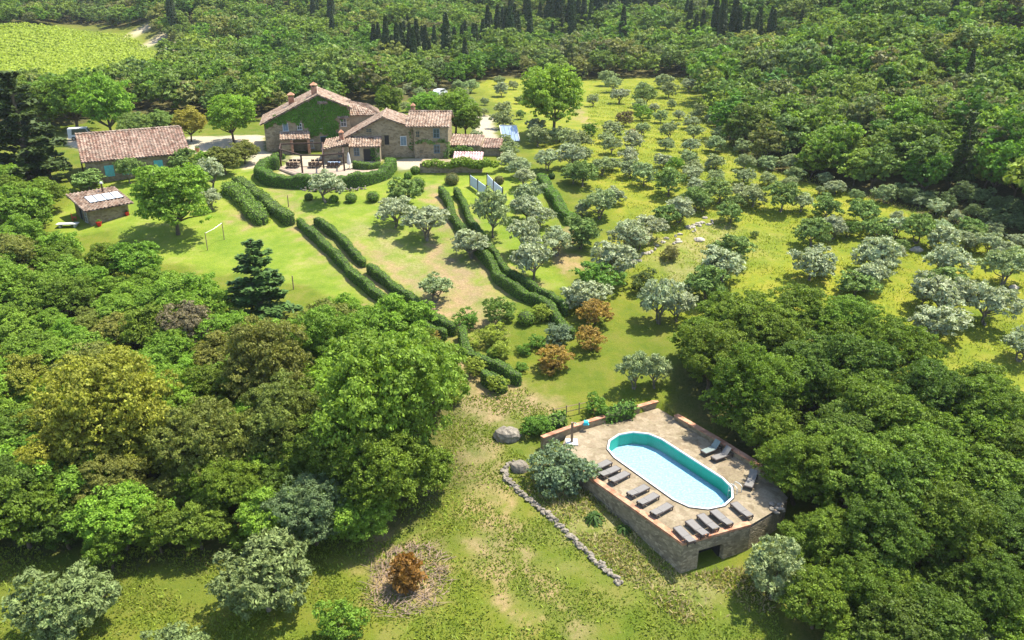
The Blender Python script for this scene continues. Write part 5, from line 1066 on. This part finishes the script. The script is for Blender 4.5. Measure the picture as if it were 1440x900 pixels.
# ------------------------------------------------------------------ broadleaf trees placed by their crowns
def tree_at(u, v, r, c, lb, name='broadleaf_tree', cat='tree', kind='oak', hs=1.0, group=None):
    "crown centre at pixel u, v with pixel radius r"
    if kind == 'oak' and r >= 46 and v > 420: kind = 'oak_big'
    hc = {'oak': 5.4/5, 'oak_big': 5.3/5, 'wood': 3.9/3.2, 'cypress': 4.5, 'conifer': 1.2}[kind]
    q_ = P(u, v, 4)
    for _ in range(4): R = r*dist(q_)/F; q_ = P(u, v, R*hc*hs)
    return plant(kind, (q_.x, q_.y, ground(q_.x, q_.y)-.1), R, vary(CC[c], .13) if isinstance(c, str) else c, name, lb, cat, group, hs)
TR = [(545, 560, 92, 'br', 'big dense bright green oak at the right edge of the near wood'), (478, 545, 52, 'br', 'bright green oak crown behind the brown-tipped holm oak, near wood'), (535, 660, 68, 'g', 'dark green oak crown above the shaded grass, right end of the near wood'), (470, 640, 60, 'g', 'dark oak crown between the blue-green sapling and the bright oak'),
 (600, 655, 40, 'g', 'small dark oak crown nearest the grass track'), (450, 482, 50, 'br', 'bright green tree at the top right of the near wood, below the cedar'), (510, 470, 42, 'br', 'bright green tree beside the lower end of the left hedges'), (545, 510, 40, 'br', 'fresh green tree crown just under the clipped hedge end'),
 (150, 575, 78, 'y', 'big yellow-green oak crown, the most yellow in the near wood'), (95, 640, 55, 'y', 'yellow-brown oak crown left of and below the most yellow one'), (205, 620, 50, 'y', 'yellow-green oak crown right of the most yellow one'), (55, 600, 40, 'y', 'brownish yellow oak crown close to the left edge'), (25, 540, 42, 'y', 'yellowish oak crown cut by the left edge'), (160, 680, 48, 'b', 'olive-brown oak crown hanging over the shade, left part'),
 (375, 515, 62, 'b', 'large brown-tipped holm oak crown, upper of two in the near wood'), (395, 590, 56, 'b', 'brown-tipped holm oak crown, lower of two, above the dark gap'), (315, 500, 42, 'b', 'olive-brown holm oak crown behind the brown-tipped pair'), (265, 460, 36, 'gb', 'grey-brown half-leafed tree among the bright green ones'), (290, 625, 60, 'b', 'yellow-green tree with a rounded dark underside, middle of the near wood'), (310, 680, 46, 'g', 'dark green tree below the middle of the near wood'),
 (240, 560, 48, 'br', 'bright green tree between the yellow oak and the holm oaks'), (440, 715, 48, 'gl', 'blue-green young oak at the grass edge beside the big olive'), (400, 690, 36, 'dk', 'dark tree in the deep shade left of the blue-green oak'), (90, 740, 38, 'dk', 'dark tree in the shade above the corner olive'), (25, 690, 55, 'dk', 'dark green tree at the left edge below the yellow oaks'), (15, 620, 45, 'dk', 'dark blue-green tree at the left edge'), (150, 760, 34, 'g', 'small lit green tree at the lower edge of the shaded wood'), (220, 740, 36, 'g', 'small tree at the lower edge of the wood, left of the dark gap'),
 (1000, 500, 46, 'g', 'bright-edged oak at the left end of the right-hand wood, above the pool'), (1055, 455, 52, 'g', 'oak crown at the top left of the right-hand wood'), (1120, 440, 46, 'g', 'highest oak crown of the right-hand wood, against the yellow meadow'), (1190, 455, 48, 'g', 'oak crown right of the highest one, against the yellow meadow'), (1255, 490, 48, 'g', 'oak crown at the upper right shoulder of the right-hand wood'), (1060, 545, 56, 'g', 'deep green oak crown just behind the terrace loungers'), (1140, 520, 56, 'dk', 'dark oak crown in the heart of the right-hand wood'),
 (1215, 560, 55, 'g', 'oak crown in the right-hand wood, right of the dark heart'), (1300, 555, 56, 'dk', 'dark oak crown in the right-hand wood, upper right'), (1380, 575, 56, 'g', 'oak crown near the right edge, upper of three'), (1430, 640, 55, 'g', 'oak crown cut by the right edge, middle height'), (1124, 655, 52, 'g', 'lit oak crown leaning over the right-hand end of the pool terrace'), (1200, 655, 68, 'g', 'broad oak crown in the centre of the right-hand wood'), (1290, 650, 62, 'g', 'broad oak crown right of centre in the right-hand wood'),
 (1160, 757, 50, 'g', 'oak crown right beside the terrace front corner'), (1240, 750, 62, 'dk', 'shaded oak crown low in the right-hand wood'), (1330, 740, 62, 'g', 'oak crown low in the right-hand wood, right of the shaded one'), (1410, 740, 55, 'dk', 'dark oak crown at the right edge, low'), (1150, 840, 44, 'g', 'small oak crown squeezed between the silvery tree and the bottom edge'), (1215, 825, 50, 'g', 'oak crown at the bottom, beside the silvery tree'), (1260, 840, 50, 'g', 'oak crown at the bottom right, left of the brown gap'), (1400, 830, 52, 'dk', 'dark oak crown in the bottom right corner'), (1330, 820, 36, 'dk', 'small dark tree behind the brown gap, bottom right'), (1440, 900, 44, 'g', 'oak crown cut by the bottom right corner'), (1200, 895, 40, 'g', 'oak crown cut by the bottom edge, right of the silvery tree'),
 (242, 277, 50, 'lime', 'round lime-green tree alone on the left lawn with a dark shadow under it'), (778, 135, 44, 'br', 'big round oak alone in the upper grove'), (325, 162, 33, 'lime', 'bright lime tree beyond the gravel yard, left of the farmhouse'), (640, 155, 30, 'lime', 'light green tree behind the stone wing'), (600, 150, 24, 'br', 'green tree behind the annex roofs'), (655, 165, 24, 'g', 'green tree between the stone wing and the gravel track'), (545, 142, 18, 'g', 'dark green tree right behind the farmhouse rear wing'),
 (35, 290, 40, 'br', 'green tree on the left edge below the dark cedar'), (30, 330, 30, 'br', 'lower green tree on the left edge beside the shed lawn'), (100, 138, 44, 'g', 'large green tree behind the barn, tallest left of it'), (150, 146, 36, 'br', 'bright green tree behind the middle of the barn'), (55, 150, 32, 'g', 'green tree at the upper left, beside the dark cedar'), (10, 138, 30, 'g', 'green tree at the left edge below the vineyard'),
 (187, 178, 24, 'olg', 'olive-green bushy tree behind the barn roof, left of its middle'), (226, 174, 24, 'olg', 'olive-green bushy tree behind the barn roof, right of its middle'), (265, 172, 22, 'yo', 'yellow-orange tree behind the right end of the barn roof'), (342, 212, 19, 'b', 'low spreading fruit tree on the gravel yard, right one'), (315, 222, 24, 'b', 'fruit tree with yellowish leaves in front of the gravel yard'), (288, 226, 15, 'br', 'small green fruit tree beside the barn end')]
TALL = {545: 1.3, 535: 1.15, 470: 1.2, 150: 1.3, 95: 1.25, 205: 1.2, 375: 1.35, 395: 1.3, 320: 1.2, 290: 1.3, 310: 1.2, 242: 1.0, 778: 1.15, 455: 1.2, 100: .95, 325: 1.1}
for a in TR: tree_at(*a, hs=.9 if a[0] in (342, 315) else TALL.get(a[0], random.uniform(.9, 1.2)))
tree_at(28, 185, 62, 'con', 'huge dark layered cedar at the left edge beside the barn', 'cedar_tree', 'conifer', 'conifer', 1.05); tree_at(62, 215, 34, 'con', 'smaller dark cedar between the huge one and the barn', 'cedar_tree', 'conifer', 'conifer', 1)
tree_at(361, 396, 58, (.075, .14, .032), 'dark layered cedar standing above the near wood against the lawn', 'cedar_tree', 'conifer', 'conifer', .82); tree_at(1358, 215, 24, 'con', 'tall dark conifer at the foot of the wooded hill, upper right', 'dark_conifer', 'conifer', 'conifer', 1.9)
# auto fill of the near woods
def fill(polys, sp_, rr, cols, label, group, kind='oak', seed=1, lim=400):
    g = np.random.default_rng(seed); k = 0
    for pl in polys:
        xs = [p_[0] for p_ in pl]; ys_ = [p_[1] for p_ in pl]
        X, Y = np.meshgrid(np.arange(max(-110, min(xs)), min(110, max(xs)), sp_), np.arange(max(24, min(ys_)), max(ys_), sp_)); X = X.ravel()+g.uniform(-.4, .4, X.size)*sp_; Y = Y.ravel()+g.uniform(-.4, .4, Y.size)*sp_
        ok = inpoly(X, Y, pl)
        for x, y in zip(X[ok], Y[ok]):
            R = g.uniform(*rr)
            if any((x-a)**2+(y-b)**2 < (max(r_, R)*.62)**2 for a, b, r_ in RADII): continue
            z = ground(x, y); u, v = px(np.array([x, y, z+R])); 
            if not (-120 < u < 1560 and v < 1010): continue
            o = plant(kind, (x, y, z-.1), R, vary(CC[g.choice(cols)], .12), 'broadleaf_tree', label, 'tree', group, g.uniform(.85, 1.1)); k += 1
    return k
kn = fill([NEARF[0]], 3.4, (1.9, 3.0), ['br', 'br', 'g', 'br', 'b'], 'bushy green tree, one of the closely packed small trees of the left near wood', 'small trees of the near wood, left', 'oak', 3)
kn += fill([NEARF[1]], 4.2, (2.2, 3.3), ['g', 'dk', 'g'], 'smaller green tree filling the gaps of the near wood at the right', 'small trees of the near wood, right', 'oak', 4)
kn += fill([wpoly([(-120, 250), (80, 250), (70, 330), (-120, 330)])], 4, (2, 3), ['br', 'g'], 'green tree in the thicket at the left edge beside the shed lawn', 'thicket trees at the left edge', 'oak', 5)
# ------------------------------------------------------------------ woodland on the hills
g = np.random.default_rng(11); pts = []
for (y0, y1, s_) in ((85, 170, 4.1), (170, 330, 4.5), (330, 470, 5.4), (470, 760, 8)):
    X, Y = np.meshgrid(np.arange(-1.05*y1, 1.05*y1, s_), np.arange(y0, y1, s_)); X = X.ravel()+g.uniform(-.42, .42, X.size)*s_; Y = Y.ravel()+g.uniform(-.42, .42, Y.size)*s_
    Z = H(X, Y); u, v = px(np.stack([X, Y, Z], -1)); ok = (((inpoly(u, v, FOREST_PX)) & (u > -280) & (u < 1720)) | (Y > 400)) & (abs(X) < .78*Y+15)
    pts.append(np.stack([X, Y, Z, u, v], -1)[ok])
pts = np.concatenate(pts)
vin = inpoly(pts[:, 0], pts[:, 1], VINE) | ((pts[:, 3] > 168) & (pts[:, 3] < 282) & (pts[:, 4] > 22) & (pts[:, 4] < 100) & inpoly(pts[:, 0], pts[:, 1], strip([(182, 40), (208, 52), (228, 67), (250, 80), (278, 92)], 3.2)))
clear = inpoly(pts[:, 3], pts[:, 4], [(535, 46), (592, 42), (602, 56), (540, 60)]) & (pts[:, 1] > 200)
keep = ~vin & ~clear
ra = np.array(RADII)
d2 = ((pts[:, None, 0]-ra[None, :, 0])**2+(pts[:, None, 1]-ra[None, :, 1])**2) < (ra[None, :, 2]*.8+1)**2
keep &= ~d2.any(1); pts = pts[keep]
# cypresses
CY = [(546, 100, 44), (553, 98, 30), (540, 96, 26), (588, 92, 42), (600, 95, 36), (580, 92, 26), (629, 100, 60), (640, 88, 30), (690, 62, 26), (700, 70, 40), (712, 66, 34), (718, 72, 40), (728, 68, 30), (744, 62, 34), (759, 50, 28), (775, 55, 42), (782, 48, 34), (800, 50, 36), (812, 42, 30), (820, 45, 26), (868, 27, 30), (880, 28, 34), (893, 26, 30), (915, 27, 34), (922, 24, 30), (944, 25, 32), (838, 26, 30),
      (246, 45, 40), (967, 62, 32), (1002, 68, 42), (1012, 70, 48), (1028, 72, 52), (1046, 75, 38), (1080, 62, 28), (1240, 196, 40), (1236, 20, 26), (1280, 26, 30), (1336, 42, 34), (1214, 20, 20), (570, 80, 30), (670, 80, 24), (655, 74, 22), (612, 85, 24), (535, 90, 30), (595, 78, 22), (1035, 70, 36), (1060, 72, 30), (985, 66, 28), (860, 30, 26), (905, 22, 26), (620, 20, 18), (850, 20, 20)]
rc = random.Random(5)
for cu, cv, su, sv, n_ in ((545, 96, 14, 6, 4), (590, 92, 16, 6, 5), (640, 88, 22, 8, 5), (700, 66, 30, 6, 9), (765, 55, 30, 6, 8), (870, 30, 45, 6, 9), (1020, 70, 40, 6, 9), (780, 20, 60, 8, 6), (1250, 60, 110, 45, 7), (470, 60, 20, 25, 4)):
    for _ in range(n_): CY.append((cu+rc.gauss(0, su), cv+rc.gauss(0, sv), rc.uniform(18, 42)))
for u, v, h_ in CY:
    h_ = h_+24; q_ = P(u, v+7); s_ = h_*dist(q_)/F/9*1.05; lbc = 'dark slender cypress on the wooded hill at the upper right' if u > 960 else ('dark slender cypress in the wood behind the farmhouse and grove' if u > 400 else 'single dark cypress at the right corner of the vineyard')
    o = plant('cypress', q_, s_*.85, vary(CC['cyp'], .15), 'cypress_tree', lbc, 'cypress', None if u < 400 else ('cypresses: '+lbc), 1.0+.25*random.random())
dk_ = np.hypot(pts[:, 0], pts[:, 1]); order = np.argsort(dk_); pts = pts[order]
vis = (pts[:, 3] > -20) & (pts[:, 3] < 1460) & (pts[:, 4] > -10); nind = max(0, 292-kn-len(TR)); ind = np.where(vis)[0][:nind]; rest = np.ones(len(pts), bool); rest[ind] = False
def rname(u, v): return ('green tree at the near edge of the wood on the right-hand hillside', 'nearer trees of the right-hand hillside wood') if u > 975 else (('green tree in the belt of wood behind the barn and below the vineyard', 'nearer trees behind the barn') if u < 360 else ('green tree in the belt of wood behind the farmhouse and above the grove', 'nearer trees behind the farmhouse'))
for i in ind:
    x, y, z, u, v = pts[i]; R = g.uniform(2.5, 3.9); lb, gp = rname(u, v); plant('wood', (x, y, z-.2), R, vary((1, 1, 1), .15), 'broadleaf_tree', lb, 'tree', gp, g.uniform(.85, 1.15))
rp_ = pts[rest]
# the rest of the woodland: one object whose points carry crowns
me = D.meshes.new('woodland'); me.vertices.add(len(rp_)); me.vertices.foreach_set('co', rp_[:, :3].astype(np.float32).ravel())
a = me.attributes.new('size', 'FLOAT', 'POINT'); a.data.foreach_set('value', (np.exp(g.normal(size=len(rp_))*.22)*np.where(rp_[:, 1] > 450, 1.6, np.where(rp_[:, 1] > 330, 1.15, 1.0))).astype(np.float32))
a = me.attributes.new('pick', 'INT', 'POINT'); a.data.foreach_set('value', g.integers(0, 5, len(rp_)).astype(np.int32))
a = me.attributes.new('turn', 'FLOAT_VECTOR', 'POINT'); a.data.foreach_set('vector', np.stack([np.zeros(len(rp_)), np.zeros(len(rp_)), g.uniform(0, 6.28, len(rp_))], -1).astype(np.float32).ravel())
wo = D.objects.new('woodland', me); link(wo); tag(wo, 'far wooded hillsides of mixed green trees behind the grove and vineyard', 'woodland', None, 'stuff')
ng = D.node_groups.new('woodland', 'GeometryNodeTree'); ng.interface.new_socket('Geometry', in_out='INPUT', socket_type='NodeSocketGeometry'); ng.interface.new_socket('Geometry', in_out='OUTPUT', socket_type='NodeSocketGeometry')
gi, go = ng.nodes.new('NodeGroupInput'), ng.nodes.new('NodeGroupOutput'); join = ng.nodes.new('GeometryNodeJoinGeometry')
def named(nm, ty):
    n_ = ng.nodes.new('GeometryNodeInputNamedAttribute'); n_.data_type = ty; n_.inputs[0].default_value = nm; return n_
at_s, at_p, at_t = named('size', 'FLOAT'), named('pick', 'INT'), named('turn', 'FLOAT_VECTOR')
srcs = []
for k in range(5):
    # each kind of far crown is a real tree of the wood, standing among the others
    x, y, z, u, v = rp_[k*3]; o = thing('broadleaf_tree', *rname(u, v)[:1], 'tree', (x, y, z-.2), 0, rname(u, v)[1]); c = D.objects.new('crown', VAR['far'][k][0]); link(c, o); srcs.append(c)
    oi = ng.nodes.new('GeometryNodeObjectInfo'); oi.transform_space = 'ORIGINAL'; oi.inputs['Object'].default_value = c; oi.inputs['As Instance'].default_value = True
    ip = ng.nodes.new('GeometryNodeInstanceOnPoints'); cmp_ = ng.nodes.new('FunctionNodeCompare'); cmp_.data_type = 'INT'; cmp_.operation = 'EQUAL'
    ng.links.new(at_p.outputs[0], cmp_.inputs[2]); cmp_.inputs[3].default_value = k
    ng.links.new(gi.outputs[0], ip.inputs['Points']); ng.links.new(cmp_.outputs[0], ip.inputs['Selection']); ng.links.new(oi.outputs['Geometry'], ip.inputs['Instance'])
    ng.links.new(at_t.outputs[0], ip.inputs['Rotation']); ng.links.new(at_s.outputs[0], ip.inputs['Scale']); ng.links.new(ip.outputs[0], join.inputs[0])
ng.links.new(join.outputs[0], go.inputs[0]); md = wo.modifiers.new('crowns', 'NODES'); md.node_group = ng
print('trees individual', len(ind), 'near fill', kn, 'far', len(rp_))
# ------------------------------------------------------------------ vineyard rows and grass tufts
c0 = P(60, 70); xs = [p_[0] for p_ in VINE]; ys_ = [p_[1] for p_ in VINE]; ang = 1.15; n_ = 46000
g = np.random.default_rng(31); X = g.uniform(min(xs), max(xs), n_); Y = g.uniform(min(ys_), max(ys_), n_); sx = X*math.cos(ang)+Y*math.sin(ang); row = np.round(sx/2.3)*2.3+g.normal(size=n_)*.28; tx = -X*math.sin(ang)+Y*math.cos(ang)
X = row*math.cos(ang)-tx*math.sin(ang); Y = row*math.sin(ang)+tx*math.cos(ang); k_ = inpoly(X, Y, VINE); X, Y = X[k_], Y[k_]
C = np.stack([X, Y, H(X, Y)+g.uniform(.4, 1.35, len(X))], 1); o = D.objects.new('vineyard_vines', quads_mesh('vines', leaves(C, np.tile([0, -.4, 1.0], (len(C), 1)), .55, g, 1.3, .3, .6), M['shrub'], np.clip(.5+g.normal(size=len(C))*.15, 0, 1)))
o.color = (.28, .35, .035, 1); link(o); tag(o, 'bright yellow-green vineyard in fine rows on the slope at the upper left', 'vineyard', None, 'stuff')
def tufts(name, label, poly, n_, hgt, col, seed, avoid=None):
    g = np.random.default_rng(seed); xs = [p_[0] for p_ in poly]; ys_ = [p_[1] for p_ in poly]; X = g.uniform(min(xs), max(xs), n_); Y = g.uniform(min(ys_), max(ys_), n_)
    k_ = inpoly(X, Y, poly) & ~inpoly(X, Y, DECKP) & (np.sin(X*.9+np.sin(Y*.7)*2)+np.sin(Y*1.3+X*.4)+g.normal(size=n_)*.8 > -.3); X, Y = X[k_], Y[k_]; n_ = len(X); z = H(X, Y)
    h_ = hgt*g.uniform(.4, 1.2, n_); a = g.uniform(0, 6.28, n_); wd = .035+.05*g.random(n_); dx, dy = np.cos(a)*wd, np.sin(a)*wd; lx, ly = g.normal(size=(2, n_))*h_*.75
    V = np.stack([np.stack([X-dx, Y-dy, z-.02], 1), np.stack([X+dx, Y+dy, z-.02], 1), np.stack([X+dx*.3+lx, Y+dy*.3+ly, z+h_], 1), np.stack([X-dx*.3+lx, Y-dy*.3+ly, z+h_], 1)], 1)
    o = D.objects.new(name, quads_mesh(name, V, M['shrub'], np.clip(.5+g.normal(size=n_)*.22, 0, 1))); o.color = (*col, 1); link(o); tag(o, label, 'grass', None, 'stuff')
GP = wpoly([(-60, 760), (300, 775), (560, 730), (620, 600), (640, 560), (740, 545), (800, 590), (700, 620), (830, 690), (960, 810), (1060, 800), (1140, 960), (-60, 960)])
tufts('meadow_grass', 'rough tufted grass on the near slope below the pool', GP, 150000, .15, (.21, .265, .038), 5)
tufts('dry_grass', 'pale dry straw-like grass on the slope round the pool terrace', wpoly([(745, 650), (830, 690), (960, 810), (1060, 790), (1090, 860), (960, 880), (860, 800), (740, 690)]), 16000, .22, (.36, .30, .15), 6)
MG = wpoly([(830, 130), (960, 110), (1010, 190), (1200, 268), (1480, 340), (1480, 560), (1250, 500), (950, 450), (880, 400), (880, 320), (820, 240)])
tufts('tall_meadow_grass', 'yellowing long grass of the olive meadow on the right', MG, 130000, .24, (.28, .33, .05), 8)
